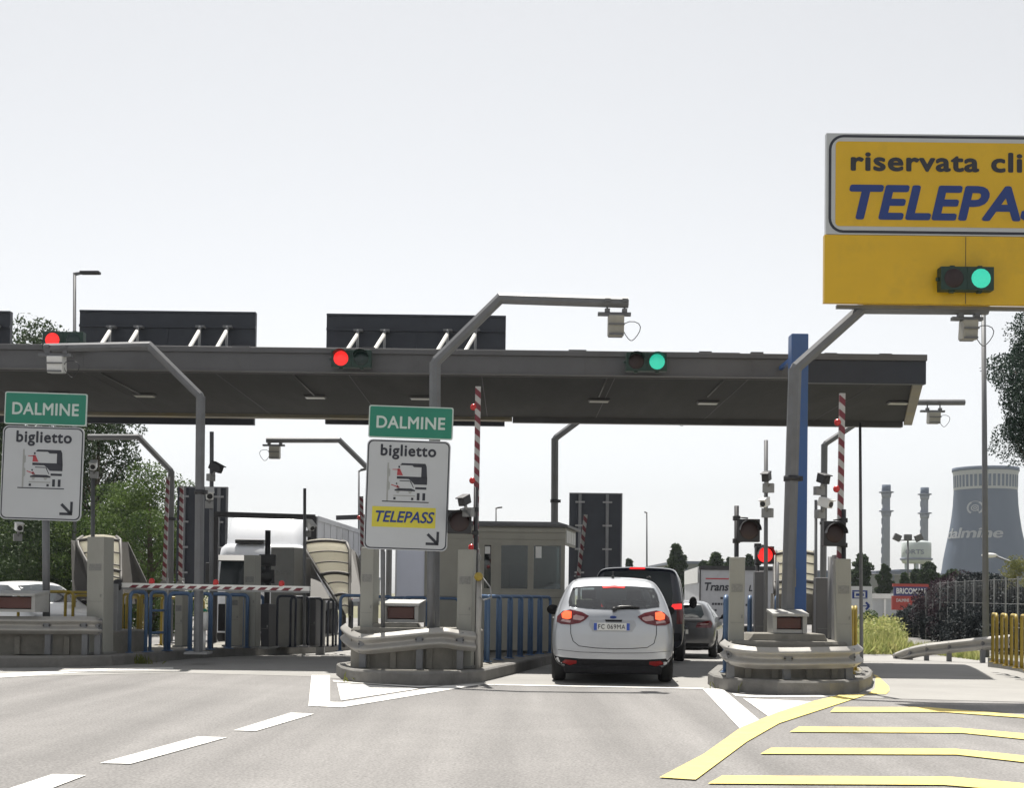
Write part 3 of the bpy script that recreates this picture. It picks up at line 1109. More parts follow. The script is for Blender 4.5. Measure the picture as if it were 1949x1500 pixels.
def guard_rail(path, label, posts, hgt=.31, pz=None, bolts=True, group='guard rails round the island noses', sign=-1):
    P = [U(*p) for p in path]
    t = thing('guard_rail', label, 'guard rail', (P[0].x, P[0].y, IZ), 0, group)
    mb, pts = rail_mesh(P, sign, hgt)
    mb.build('beam', m_rail, t, fix=False)
    for k in posts:
        q = pts[int(k * (len(pts) - 1))]
        z0 = gz(q.y) + (IZ if pz is None else pz)
        pm = MB()
        pm.box2((q.x - .05, q.y + .04, z0), (q.x + .05, q.y + .15, q.z - .03))
        pm.box((q.x, q.y + .0, q.z - hgt / 2), (.11, .08, .24))
        pm.build('post', m_pole, t)
    if bolts:
        bm_ = MB()
        for k in posts:
            q = pts[int(k * (len(pts) - 1))]
            for dx in (-.05, .05):
                bm_.cyl((q.x + dx, q.y - .01, q.z - hgt / 2), (q.x + dx, q.y - .045, q.z - hgt / 2), .016, n=6)
        bm_.build('bolt', m_black, t)
    return t


guard_rail([(-260, 1165, 23.6), (-120, 1171, 23.15), (0, 1173, 23.05), (90, 1174, 23.05), (170, 1174, 23.1), (189, 1177, 23.25)], 'corrugated steel guard rail in front of the grey lamp hood at left', (.35, .62, .78, .93))
guard_rail([(657, 1187, 21.6), (664, 1195, 20.9), (690, 1207, 20.2), (740, 1204, 20.1), (790, 1199, 20.1), (840, 1195, 20.1), (870, 1199, 20.15), (904, 1203, 20.25)], 'dented corrugated guard rail wrapped round the nose of the middle island', (.3, .6, .9))
guard_rail([(1379, 1217, 19.9), (1384, 1221, 19.1), (1400, 1227, 18.75), (1440, 1232, 18.6), (1500, 1233, 18.6), (1560, 1232, 18.6), (1610, 1231, 18.65), (1628, 1229, 18.9), (1633, 1226, 19.4)], 'corrugated guard rail wrapped round the nose of the right island', (.22, .5, .8))


# ------------------------------------------------------------------ concrete nose blocks
def nose_block(px0, px1, y_top, Y, depth, label, curve=.25):
    a, b = U(px0, y_top, Y), U(px1, y_top, Y)
    zt = (a.z + b.z) / 2
    mb = MB()
    n = 14
    out = []
    for i in range(n + 1):
        u = i / n
        x = a.x + (b.x - a.x) * u
        bul = curve * (1 - (2 * u - 1) ** 4)
        out.append(Vector((x, Y + curve - bul, 0)))
    o2 = [p + UD * depth for p in (out[-1], out[0])]
    poly = out + o2
    z0 = IZ - .01
    lo = [Vector((p.x, p.y, z0)) for p in poly]
    mid = [Vector((p.x, p.y, z0 + (zt - z0) * .93)) for p in poly]
    c = sum(poly, Vector()) / len(poly)
    top = [Vector((p.x + (c.x - p.x) * .05, p.y + (c.y - p.y) * .05, zt)) for p in poly]
    mb.grid([lo, mid, top], 0, False, True)
    mb.add(top, [list(range(len(top)))])
    # shallow formwork recesses read as buttresses in front
    for u in (.18, .42, .68, .9):
        i = int(u * n)
        p = out[i]
        mb.box((p.x, p.y - .02, z0 + (zt - z0) * .38), (.10, .09, (zt - z0) * .76))
    o = mb.build('concrete_block', m_conc, None, origin=(c.x, c.y, z0), bevel=.012)
    return tag(o, label, 'concrete block', 'concrete blocks on the island noses')


nose_block(-240, 188, 1200, 23.3, 1.6, 'low stained concrete block behind the left guard rail')
nose_block(664, 903, 1196, 20.35, .6, 'stained rounded concrete block under the middle lane sign')
nose_block(1392, 1622, 1222, 18.95, 1.8, 'stained rounded concrete block in front of the blue column')
# stepped plinths under the lamp hoods
for px0, px1, y0, y1, Y, lab in ((1426, 1578, 1206, 1222, 19.2, 'concrete plinth under the lamp hood in front of the blue column'), (704, 800, 1187, 1199, 20.6, 'concrete plinth under the lamp hood on the middle island')):
    a, b = U(px0, y0, Y), U(px1, y0, Y)
    zb = U(px0, y1, Y).z - .02
    mb = MB().prism([(a.x, Y, zb), (b.x, Y, zb), (b.x - .06, Y, a.z), (a.x + .06, Y, a.z)], (0, .7, 0))
    tag(mb.build('concrete_plinth', m_conc, None, origin=(a.x, Y, zb), bevel=.015), lab, 'plinth', 'lamp hood plinths')


def lamp_hood(px0, px1, y0, y1, Y, label, skew=.0):
    s = F / Y
    a, b = U(px0, y0, Y), U(px1, y1, Y)
    w, h = b.x - a.x, a.z - b.z
    t = thing('warning_lamp', label, 'warning lamp', (a.x + w / 2, Y, b.z), 0, 'hooded warning lamps on the island noses')
    mb = MB()
    D = .42
    k = skew
    th = .06
    # trapezoid hood: top plate overhanging, two cheeks, floor, back
    mb.prism([(a.x - .015, Y - .06, a.z - .01), (a.x + w + .015, Y - .06, a.z - .01), (a.x + w + .015 + k, Y + D, a.z + .05), (a.x - .015 + k, Y + D, a.z + .05)], (0, 0, .04))
    mb.prism([(a.x, Y, b.z), (a.x, Y, a.z - .012), (a.x + k, Y + D, a.z + .045), (a.x + k, Y + D, b.z)], (th, 0, 0))
    mb.prism([(a.x + w - th, Y, b.z), (a.x + w - th, Y, a.z - .012), (a.x + w - th + k, Y + D, a.z + .045), (a.x + w - th + k, Y + D, b.z)], (th, 0, 0))
    mb.box2((a.x + th + .003, Y + .02, b.z), (a.x + w - th - .003, Y + D, b.z + .05))
    mb.box2((a.x + th + .003 + k * .6, Y + D * .6, b.z + .052), (a.x + w - th - .003 + k * .6, Y + D * .95, a.z - .02))
    mb.build('hood', m_hood, t)
    lm = MB()
    zz0, zz1 = b.z + .06, a.z - .03
    xx0, xx1 = a.x + th + .01, a.x + w - th - .01
    lm.box2((xx0, Y + .07, zz0), (xx1, Y + .12, zz1))
    lm.build('lens', m_amber, t, bevel=.01)


m_hood = mat('lamp_hood_grey', (.36, .36, .35), .5, 0, .08, 4, dirt=(.2, .2, .19), dscale=2.5, damt=.5)
m_amber = mat('dull_red_reflector', (.085, .022, .015), .3, 0, .1, 3, dirt=(.04, .02, .018), dscale=1.5, damt=.6)
lamp_hood(-14, 66, 1133, 1166, 22.9, 'grey hooded lamp with dull red lens at the left edge', .10)
lamp_hood(728, 796, 1152, 1186, 20.75, 'hooded lamp with dull red lens between posts of middle sign', .08)
lamp_hood(1471, 1536, 1172, 1206, 19.25, 'hooded lamp with dull red lens in front of blue column', .0)


# ------------------------------------------------------------------ grey cabinets
def pillar(px0, px1, ytop, Y, label, dep=.3, rz=0., lean=0., ybt=None, mtl=None, plaque=True, name='barrier_cabinet', group='grey steel cabinets on the islands', cat='cabinet', base=IZ):
    a, b = U(px0, ytop, Y), U(px1, ytop, Y)
    w = b.x - a.x
    z0 = gz(Y) + base
    h = (a.z + b.z) / 2 - z0
    xb = (U(px0, 1180, Y).x + U(px1, 1180, Y).x) / 2 - lean
    xt = (a.x + b.x) / 2
    t = thing(name, label, cat, ((a.x + b.x) / 2, Y + dep / 2, z0), -rz, group)
    k = xt - xb
    mb = MB()
    lo = [(-w / 2 - k, -dep / 2, 0), (w / 2 - k, -dep / 2, 0), (w / 2 - k, dep / 2, 0), (-w / 2 - k, dep / 2, 0)]
    mb.prism(lo, (k, 0, h))
    bd = mb.build('body', mtl or m_cab, t, local=True, bevel=.012)
    if plaque:
        zq = h * .74
        MB().box((-k * (1 - .74), -dep / 2 - .003, zq), (w * .72, .006, .12)).build('plaque', m_plaque, t, local=True)
    dm = MB()
    dm.box((-k * .55, -dep / 2 - .002, h * .45), (w * .8, .004, .006)).box((-k * .5 + w * .34, -dep / 2 - .006, h * .5), (.02, .012, .05))
    dm.box((0 - k, 0, .02), (w * 1.25, dep * 1.25, .04))
    dm.build('trim', m_plaque, t, local=True)
    return t


pillar(168, 204, 1022, 23.4, 'tall pale grey cabinet between left sign and the lowered barrier', .34, R(14), .0)
pillar(690, 716, 1042, 20.7, 'grey cabinet to the left of hooded lamp under the middle sign', .3, R(12), .02)
pillar(875, 905, 1046, 20.4, 'grey cabinet under the raised barrier right of the middle sign', .3, R(12), .03)
pillar(1392, 1421, 1061, 19.3, 'grey cabinet left of the blue column on the right island', .3, R(8), .02)
pillar(1593, 1622, 1064, 19.2, 'grey cabinet under the raised barrier on the right island', .3, R(8), -.03)
pillar(466, 490, 1057, 27.5, 'olive grey cabinet in front of the white truck cab', .3, R(12), 0, group='grey machines between the left lanes')
pillar(520, 567, 1042, 30.5, 'wide dark grey toll machine in front of the white truck', .7, R(12), 0, group='grey machines between the left lanes', mtl=m_mach)
pillar(570, 582, 1062, 31.0, 'slim dark grey machine beside the cream shelter', .5, R(12), 0, group='grey machines between the left lanes', mtl=m_fascia)
pillar(1441, 1462, 1088, 20.6, 'dark grey cabinet beneath lit red lamp on right island', .5, R(8), 0, mtl=m_fascia, plaque=False)
pillar(1558, 1588, 1100, 21.0, 'dark grey cabinet between blue column and right hand cabinet', .5, R(8), 0, mtl=m_fascia, plaque=False)
pillar(500, 516, 1150, 27.0, 'low dark machine foot behind blue hoops', .4, R(12), 0, mtl=m_black, plaque=False, group='grey machines between the left lanes')
pillar(432, 462, 1118, 29.0, 'low grey toll machine behind blue hoops', .5, R(12), 0, group='grey machines between the left lanes', mtl=m_booth)
pillar(588, 606, 1140, 31.0, 'low grey toll machine left of the cream shelter foot', .5, R(12), 0, group='grey machines between the left lanes', mtl=m_fascia, plaque=False)
pillar(336, 352, 1132, 27.5, 'pale ticket machine behind first blue hoops', .4, R(12), 0, group='grey machines between the left lanes', mtl=m_booth)


# ------------------------------------------------------------------ striped barriers
def striped(mb, p0, p1, w, t, n, side, ma=0, mb_=1):
    """striped square bar from p0 to p1; side = unit vector across the face the viewer sees"""
    p0, p1 = Vector(p0), Vector(p1)
    ax = (p1 - p0)
    L = ax.length
    ax.normalize()
    side = (Vector(side) - ax * Vector(side).dot(ax)).normalized()
    nr = ax.cross(side).normalized()
    def ring(s):
        r = []
        for a, b, sh in ((-1, -1, 0), (1, -1, 1), (1, 1, 1), (-1, 1, 0)):
            q = min(L, max(0, s + sh * w * .9))
            r.append(p0 + ax * q + side * (a * w / 2) + nr * (b * t / 2))
        return r
    ss = [-w + (L + w) * i / n for i in range(n + 1)]
    for i in range(n):
        a, b = ring(ss[i]), ring(ss[i + 1])
        mb.add(a + b, [(j, (j + 1) % 4, 4 + (j + 1) % 4, 4 + j) for j in range(4)], ma if i % 2 == 0 else mb_)
    mb.add(ring(0)[0:1] + [p0 + side * (w / 2) + nr * (-t / 2), p0 + side * (w / 2) + nr * (t / 2), p0 - side * (w / 2) + nr * (t / 2)], [(0, 1, 2, 3)], ma)
    mb.add([p1 + side * (a * w / 2) + nr * (b * t / 2) for a, b in ((-1, -1), (1, -1), (1, 1), (-1, 1))], [(0, 1, 2, 3)], mb_)


m_redlamp = mat('red_marker_lamp', (.55, .03, .03), .25, 0, .15, 20)


def barrier_up(pt, pb, Y, wpx, n, lamps, label, motor=True):
    s = F / Y
    a, b = U(pt[0], pt[1], Y), U(pb[0], pb[1], Y)
    w = wpx / s
    t = thing('raised_barrier', label, 'barrier', b, 0, 'raised striped barrier arms')
    mb = MB()
    striped(mb, a, b, w, .06, n, (1, 0, 0))
    arm = mb.build('arm', [m_armwhite, m_redp], t)
    for f in lamps:
        q = a.lerp(b, f) + Vector((-w * .75, 0, 0))
        MB().ball(q, .055, 10, 6).cyl(q, q + Vector((w * .5, 0, 0)), .03).build('lamp', m_redlamp, t)
    if motor:
        z0 = gz(Y) + IZ
        mb = MB().box((b.x, Y + .16, (z0 + b.z) / 2), (.12, .16, b.z - z0 + .3))
        mb.cyl((b.x, Y - .05, b.z), (b.x, Y + .1, b.z), .09)
        mb.build('post', m_galv, t, bevel=.01)
    return t


barrier_up((910, 736), (905, 1062), 20.9, 10.5, 27, (.12, .55, .94), 'raised red and white barrier arm right of the middle sign')
barrier_up((1603, 749), (1598, 1075), 19.75, 10.5, 25, (.17, .56, .86), 'raised red and white barrier arm on right island beneath canopy end')
barrier_up((688, 945), (690, 1062), 31.5, 7, 18, (.35,), 'thin raised barrier arm seen left of the middle sign')
barrier_up((320, 908), (312, 1112), 33.0, 6.5, 24, (), 'thin striped barrier arm left of grey pole before dark panel')
barrier_up((346, 925), (343, 1112), 34.0, 6.5, 22, (), 'thin striped barrier arm at the left edge of dark panel')
barrier_up((1115, 980), (1101, 1096), 31.0, 7, 14, (), 'tilted raised barrier arm in front of the tall dark panel', False)

# the lowered barrier
Yb0, Yb1 = 24.2, 23.6
a, b = U(226, 1114, Yb0), U(590, 1121, Yb1)
t = thing('lowered_barrier', 'lowered white barrier arm with red stripes and three red lamps across left lane', 'barrier', (a.x, a.y, IZ))
mb = MB()
striped(mb, a, b, .085, .08, 31, (0, 0, 1), 0, 0)
arm = mb.build('arm', [m_white], t)
ax = (b - a).normalized()
L = (b - a).length
stm = MB()
sn = Vector((-ax.y, ax.x, 0)) * -1 if ax.y < 0 or True else None
nn = Vector((ax.y, -ax.x, 0)).normalized()
for i in range(15):
    s0 = .22 + i * (L - .3) / 15
    c0 = a + ax * s0 + nn * .0425 - ZD * .043
    stm.add([c0, c0 + ax * .13, c0 + ax * .20 + ZD * .052, c0 + ax * .07 + ZD * .052], [(0, 1, 2, 3)])
stm.build('stripe', m_redp, arm)
MB().box((a + b) / 2 - ZD * .062, (L, .06, .03), Matrix.Rotation(math.atan2(ax.y, ax.x), 3, 'Z') @ Matrix.Rotation(-math.asin(ax.z), 3, 'Y')).build('rubber_edge', m_galv, arm)
for px in (290, 413, 537):
    q = a.lerp(b, (px - 226) / 364)
    MB().cyl(q + ZD * .035, q + ZD * .075, .055, .05).ball(q + ZD * .085, .055, 12, 8).build('lamp', m_redlamp, t)
z0 = IZ
mb = MB().box((a.x - .08, a.y + .05, (z0 + a.z) / 2), (.20, .30, a.z - z0 + .04))
mb.build('motor_post', m_galv, t, bevel=.015)
MB().ball(a + Vector((-.02, -.02, 0)), .11, 14, 8, sq=(1, .6, 1)).build('hub', m_black, t)

# far lowered barriers
for (xa, xb, y, Y, lab) in ((618, 668, 1140, 32.0, 'short lowered white arm with red tip in front of the cream shelter'), (702, 838, 1141, 30.0, 'lowered white arm behind the posts of the middle sign')):
    a, b = U(xa, y, Y), U(xb, y, Y)
    t = thing('lowered_barrier', lab, 'barrier', (a.x, a.y, a.z))
    mb = MB()
    striped(mb, a, b, .09, .07, 9, (0, 0, 1), 0, 0)
    mb.build('arm', [m_white], t)
    MB().ball(b + Vector((0, -.02, .04)), .07, 10, 6).build('lamp', m_redlamp, t)
    MB().box2((a.x - .2, a.y, gz(Y)), (a.x, a.y + .2, a.z + .05)).build('motor_post', m_galv, t)


# ------------------------------------------------------------------ square lamps and camera posts
def square_light(px0, px1, y0, y1, Y, postx, ptop, lit, label, cy_off=0., camtop=False):
    s = F / Y
    a, b = U(px0, y0, Y), U(px1, y1, Y)
    w, h = b.x - a.x, a.z - b.z
    c = (a + b) / 2
    t = thing('lane_signal', label, 'signal', (c.x, Y, gz(Y) + IZ), 0, 'square lane signals on posts')
    pt = U(postx, ptop, Y + .12)
    mb = MB().tube([(U(postx, 1180, Y + .12).x, Y + .12, gz(Y) + IZ), pt], .035, 10)
    mb.build('post', m_black, t)
    hb = MB().box(c + Vector((0, .06, 0)), (w, .16, h))
    sd_ = 1 if postx > (px0 + px1) / 2 else -1
    for zz in (-.45, .55):
        hb.tube([c + Vector((0, .08, zz * h)), c + Vector((sd_ * w * .4, .1, zz * h * 1.08)), (pt.x, Y + .12, c.z + zz * h)], .014, 6)
        hb.box((pt.x, Y + .12, c.z + zz * h), (.10, .10, .07))
    hb.build('housing', m_dark, t, bevel=.02)
    r = min(w, h) * .43
    MB().ball(c + Vector((0, -.022, 0)), r, 20, 8, sq=(1, .18, 1)).build('lens', m_red if lit else m_lens_off, t)
    vm = MB()
    rows = []
    for yy in (-.02, -.2):
        rows.append([c + Vector((r * 1.12 * math.cos(R(a_)), yy, r * 1.12 * math.sin(R(a_)))) for a_ in range(0, 181, 15)])
    vm.grid(rows, 0, True)
    vm.build('visor', m_dark, t)
    return t


square_light(1405, 1446, 988, 1032, 19.5, 1402, 963, False, 'unlit square signal on thin post left of the blue column')
square_light(1568, 1609, 992, 1040, 19.6, 1606, 970, False, 'unlit square signal right of the blue column beside raised barrier')
square_light(852, 897, 971, 1016, 20.5, 906, 928, False, 'unlit square signal at the right edge of the middle sign')
square_light(1439, 1473, 1040, 1074, 21.2, 1442, 1036, True, 'lit red square signal left of the blue column')

# two-headed signal seen from behind
p = U(509, 1100, 28.5)
t = thing('rear_signal', 'dark two-box signal on short post before white truck', 'signal', (p.x, p.y, gz(28.5) + IZ))
MB().tube([(p.x, p.y, gz(28.5) + IZ), U(510, 1010, 28.5)], .06, 10).build('post', m_black, t)
c1, c2 = U(510, 1067, 28.4), U(509, 1098, 28.4)
MB().box(c1, (.36, .14, .25)).box(c2, (.32, .14, .3)).box(c1 + Vector((0, -.08, 0)), (.30, .02, .18)).ball(c2 + Vector((0, -.06, 0)), .14, 12, 7, sq=(1, .4, 1)).build('housing', m_dark, t, bevel=.02)


def camera_post(px, ytop, Y, rpx, label, ybot=1180):
    p = U(px, ybot, Y)
    q = U(px, ytop, Y)
    t = tag(MB().tube([(p.x, Y, gz(Y) + IZ), q], rpx / (F / Y) / 2, 8).box((p.x, Y, gz(Y) + IZ + .02), (.2, .2, .04)).build('camera_post', m_pole, None, origin=(p.x, Y, gz(Y) + IZ)), label, 'post', 'slim posts with cameras')
    return t


camera_post(1458, 838, 20.1, 8, 'slim grey post with two cameras left of the blue column')
camera_post(1553, 952, 22.0, 6, 'slim grey post just right of the blue column')
camera_post(177, 882, 27.5, 8, 'slim post with white camera between left sign and cabinet')
camera_post(403, 822, 26.0, 8, 'slim post with white camera right of left gantry pole')
camera_post(580, 930, 30.0, 6, 'slim dark post before the portal beam over the white truck')
camera_post(1480, 1070, 22.0, 6, 'short dark post next to the cream shelter behind blue column')
camera_post(1580, 1060, 20.2, 9, 'short dark post behind right-hand square signal')
camera_post(730, 1050, 24.0, 7, 'slim grey post under the left half of middle sign')


def cctv(px, py, Y, lpx, hpx, yaw, pitch, label, dark=False):
    s = F / Y
    c = U(px, py, Y)
    L_, hh = lpx / s, hpx / s
    t = thing('security_camera', label, 'camera', c, yaw, 'security cameras on posts')
    rx = Matrix.Rotation(R(pitch), 3, 'X')
    mb = MB()
    mb.box((0, 0, 0), (hh * .9, L_, hh), rx)
    mb.box(rx @ Vector((0, -.03, hh * .58)), (hh * 1.1, L_ * 1.1, .02), rx)
    mb.build('shell', m_black if dark else m_cctv, t, local=True, bevel=.02)
    MB().cyl(rx @ Vector((0, -L_ * .5, 0)), rx @ Vector((0, -L_ * .54, 0)), hh * .36).build('lens', m_dark, t, local=True)
    MB().tube([(0, .02, -hh * .45), (0, .06, -hh), (0.02, .16, -hh * 1.2)], .025, 6).box((0, .12, -hh * 1.35), (.16, .1, .14)).build('bracket', m_galv, t, local=True)


cctv(178, 886, 27.3, 24, 13, R(10), 20, 'white camera on the slim post right of left sign')
cctv(399, 940, 25.8, 28, 15, R(15), 25, 'white camera on the post beside left gantry pole')
cctv(411, 890, 25.8, 26, 14, R(65), 25, 'grey camera angled right above the white one beside left gantry pole', True)
cctv(1459, 908, 19.9, 26, 15, R(-25), 15, 'dark camera box high on the slim post left of the blue column', True)
cctv(1456, 957, 19.9, 26, 14, R(-30), 15, 'white camera low on the slim post left of the blue column')
cctv(1567, 912, 21.6, 26, 16, R(20), 15, 'dark camera high on gantry pole right of the blue column', True)
cctv(1571, 958, 21.6, 28, 15, R(35), 15, 'white camera on gantry pole right of the blue column')
cctv(884, 953, 20.3, 26, 16, R(-30), 20, 'grey camera on top of square signal beside the middle sign', True)
cctv(590, 1000, 30.0, 22, 12, R(40), 35, 'small white camera at the end of the portal beam')
cctv(36, 1004, 26.0, 24, 14, R(30), 10, 'pale camera hanging below the left sign')


# ------------------------------------------------------------------ tubular hoops
def hoop_mesh(w, h, r, rungs=()):
    mb = MB()
    k = .09
    pts = [(-w / 2, 0, 0), (-w / 2, 0, h - k)]
    for i in range(1, 4):
        a = R(90 * i / 4)
        pts.append((-w / 2 + k - k * math.cos(a), 0, h - k + k * math.sin(a)))
    pts += [(-w / 2 + k, 0, h), (w / 2 - k, 0, h)]
    for i in range(1, 4):
        a = R(90 * i / 4)
        pts.append((w / 2 - k + k * math.sin(a), 0, h - k + k * math.cos(a)))
    pts += [(w / 2, 0, h - k), (w / 2, 0, 0)]
    mb.tube(pts, r, 8)
    for z in rungs:
        mb.tube([(-w / 2, 0, z), (w / 2, 0, z)], r * .8, 6)
    for s_ in (-1, 1):
        mb.cyl((s_ * w / 2, 0, 0), (s_ * w / 2, 0, .015), r * 2.2, n=10)
    return mb


protos = {}


def hoop(kind, m, loc, rz, label, group, w=.42, h=1.1, r=.03, rungs=()):
    r *= .88
    key = (kind, w, h, r, tuple(rungs))
    if key not in protos:
        o = hoop_mesh(w, h, r, rungs).build('hoop_barrier', m)
        protos[key] = o
    else:
        o = protos[key].copy()
        COL.objects.link(o)
    o.location = loc
    o.rotation_euler = (0, 0, rz)
    return tag(o, label, 'hoop barrier', group)


al = math.atan2(UD.y, UD.x)


def edge_hoops(kind, m, pA, pB, n, gap, labf, group, w=.42, h=1.1, dz=IZ, r=.03, inset=.12):
    """hoops standing along a line between two ground points"""
    A, B = Vector((pA[0], pA[1], 0)), Vector((pB[0], pB[1], 0))
    d = (B - A).normalized()
    for i in range(n):
        c = A + d * (w / 2 + i * (w + gap))
        hoop(kind, m, (c.x, c.y, gz(c.y) + dz), math.atan2(d.y, d.x), labf(i, n), group, w, h, r)


def gpt(px, py):
    q = G(px, py, IZ)
    return (q.x, q.y)


nth = ['first', 'second', 'third', 'fourth', 'fifth', 'sixth', 'seventh', 'eighth', 'ninth', 'tenth']
# blue hoops on the left island
p0, p1 = gpt(262, 1243), gpt(312, 1240)
cc = ((p0[0] + p1[0]) / 2, (p0[1] + p1[1]) / 2)
A = gpt(247, 1243)
B = gpt(276, 1242)
hoop('bl', m_blue, ((A[0] + B[0]) / 2, (A[1] + B[1]) / 2, gz(A[1]) + IZ), math.atan2(B[1] - A[1], B[0] - A[0]), 'blue tubular hoop nearest to the lowered barrier post', 'blue hoops along the left island', .36, 1.12, .038)
A, B = gpt(279, 1241), gpt(320, 1239)
hoop('bll', m_blue, ((A[0] + B[0]) / 2, (A[1] + B[1]) / 2, gz(A[1]) + IZ), math.atan2(B[1] - A[1], B[0] - A[0]), 'blue tubular hoop with two cross rungs behind the lowered barrier', 'blue hoops along the left island', .42, 1.12, .036, (.35, .77))
xs_h = [(324, 358), (364, 396), (402, 432), (438, 464), (470, 494)]
for i, (xa, xb) in enumerate(xs_h):
    ya, yb = 1240 - (xa - 320) * .045, 1240 - (xb - 320) * .045
    A, B = gpt(xa, ya), gpt(xb, yb)
    wv = math.hypot(B[0] - A[0], B[1] - A[1])
    w_ = min(.6, wv)
    hoop('bl2', m_blue, ((A[0] + B[0]) / 2, (A[1] + B[1]) / 2, gz(A[1]) + IZ), R(20), 'blue tubular hoop, %s past the rung hoop under the lowered barrier' % nth[i], 'blue hoops along the left island', .40, 1.1, .045)
# dark hoops further down the left lane
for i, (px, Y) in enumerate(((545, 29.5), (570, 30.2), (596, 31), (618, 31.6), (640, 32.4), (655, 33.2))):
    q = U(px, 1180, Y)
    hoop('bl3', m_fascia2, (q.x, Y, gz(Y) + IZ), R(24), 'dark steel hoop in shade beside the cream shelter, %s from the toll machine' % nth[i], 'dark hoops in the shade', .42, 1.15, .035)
for i, (px, Y) in enumerate(((672, 26.0), (724, 27), (758, 28.0), (790, 27.5), (850, 28.0))):
    q = U(px, 1180, Y)
    hoop('bl4', m_blue, (q.x, Y, gz(Y) + IZ), R(10), ('blue hoop peeking out left of the middle cabinet', 'blue hoop between cabinet and lamp hood on middle island', 'blue hoop behind the lamp hood on middle island', 'blue hoop right of the lamp hood on middle island', 'blue hoop before the right-hand cabinet of middle island')[i], 'blue hoops behind the middle sign', .5, 1.1, .035)
# blue hoops along the middle island
A, B = G(930, 1262, IZ), G(1052, 1244, IZ)
D_ = (B - A)
for i in range(7):
    c = A + D_ * (i / 6.2) + VD * -.14
    hoop('bm', m_blue, (c.x, c.y, gz(c.y) + IZ), math.atan2(D_.y, D_.x) - R(12), 'blue hoop along middle island left of silver car, %s from the sign' % nth[i], 'blue hoops beside the silver car', .50, 1.12, .036)
# hoops of the right island
for i, (px, py) in enumerate(((1381, 1283), (1428, 1262), (1482, 1262))):
    q = gpt(px, py)
    if i == 0:
        q = (U(1381, 1280, 20.3).x, 20.3)
    elif i == 1:
        q = (U(1427, 1200, 21.3).x, 21.3)
    else:
        q = (U(1478, 1200, 22.6).x, 22.6)
    hoop('br', m_blue, (q[0], q[1], IZ), R(78), ('blue hoop at the left end of right guard rail', 'blue hoop right of the left cabinet on right island', 'blue hoop left of the gantry pole on right island')[i], 'blue hoops on the right island', .36, 1.16, .04)
for i in range(2):
    Y = 20.4 + i * .9
    q = U(1634, 1200, Y)
    x = q.x - .10 + i * .05
    hoop('yr', m_yel, (x, Y, IZ), R(76), 'yellow hoop along right edge of right island, %s from the nose' % nth[i], 'yellow hoops on the right island', .42, 1.02, .032)
# yellow hoops of the left island
for i, (px, Y, rz) in enumerate(((60, 28.0, 8), (112, 27.0, 8), (150, 27.4, 8), (165, 30.0, 20), (248, 28.5, 70), (255, 29.6, 70), (262, 31.0, 70), (290, 29.5, 20), (330, 31, 20), (365, 32, 20))):
    q = U(px, 1180, Y)
    hoop('yl', m_yel, (q.x, Y, gz(Y) + IZ), R(rz), ('yellow hoop behind the grey lamp hood at left', 'yellow hoop left of the tall pale cabinet', 'yellow hoop just left of the tall pale cabinet', 'yellow hoop half hidden by the tall pale cabinet', 'yellow hoop right of lowered barrier post', 'yellow hoop seen between the first blue hoops', 'yellow hoop behind the rung hoop', 'yellow hoop behind the blue hoop with rungs', 'yellow hoop deep behind the pale ticket machine', 'yellow hoop farthest behind the blue hoops')[i], 'yellow hoops on the left island', .55, 1.12, .036)
# yellow hoops beside the exit lane
A, B = G(1866, 1262, IZ), G(1985, 1290, IZ)
D_ = B - A
n_ = 7
for i in range(n_):
    c = A + D_ * (i / (n_ - 1)) + VD * .25
    hoop('ye', m_yel, (c.x, c.y, gz(c.y) + IZ), math.atan2(D_.y, D_.x) - R(6), 'yellow hoop beside the exit lane, number %s counted from the far end of the row' % (nth + ['eleventh'])[i], 'yellow hoops beside the exit lane', .66, .90, .034)

# small things on the islands
q = U(389, 1190, 25.4)
t = thing('delineator', 'small white reflector post with green cap between blue hoops', 'delineator', (q.x, 25.4, gz(25.4) + IZ))
zt = U(389, 1166, 25.4).z
MB().tube([(q.x, 25.4, IZ), (q.x, 25.4, zt - .35)], .03, 8).tube([(q.x, 25.4, zt - .35), (q.x, 25.4, zt)], .07, 10).build('post', m_white, t)
MB().cyl((q.x, 25.4, zt + .01), (q.x, 25.4, zt + .07), .06, .03).build('cap', m_signgreen, t)
q = U(911, 1098, 20.2)
t = thing('knob_lamp', 'small yellow knob lamp on grey tube with loose cable beside the cabinet', 'lamp', (q.x, 20.2, IZ))
MB().tube([(q.x, 20.25, IZ), (q.x + .01, 20.25, q.z - .04)], .045, 10).build('post', m_rail, t)
MB().ball(q, .07, 12, 8).build('lamp', m_yel, t)
MB().tube([q + Vector((.05, 0, 0)), q + Vector((.18, 0, -.16)), q + Vector((.2, 0, -.32)), q + Vector((.08, 0, -.36)), q + Vector((.0, .02, -.3))], .012, 6).build('cable', m_galv, t)

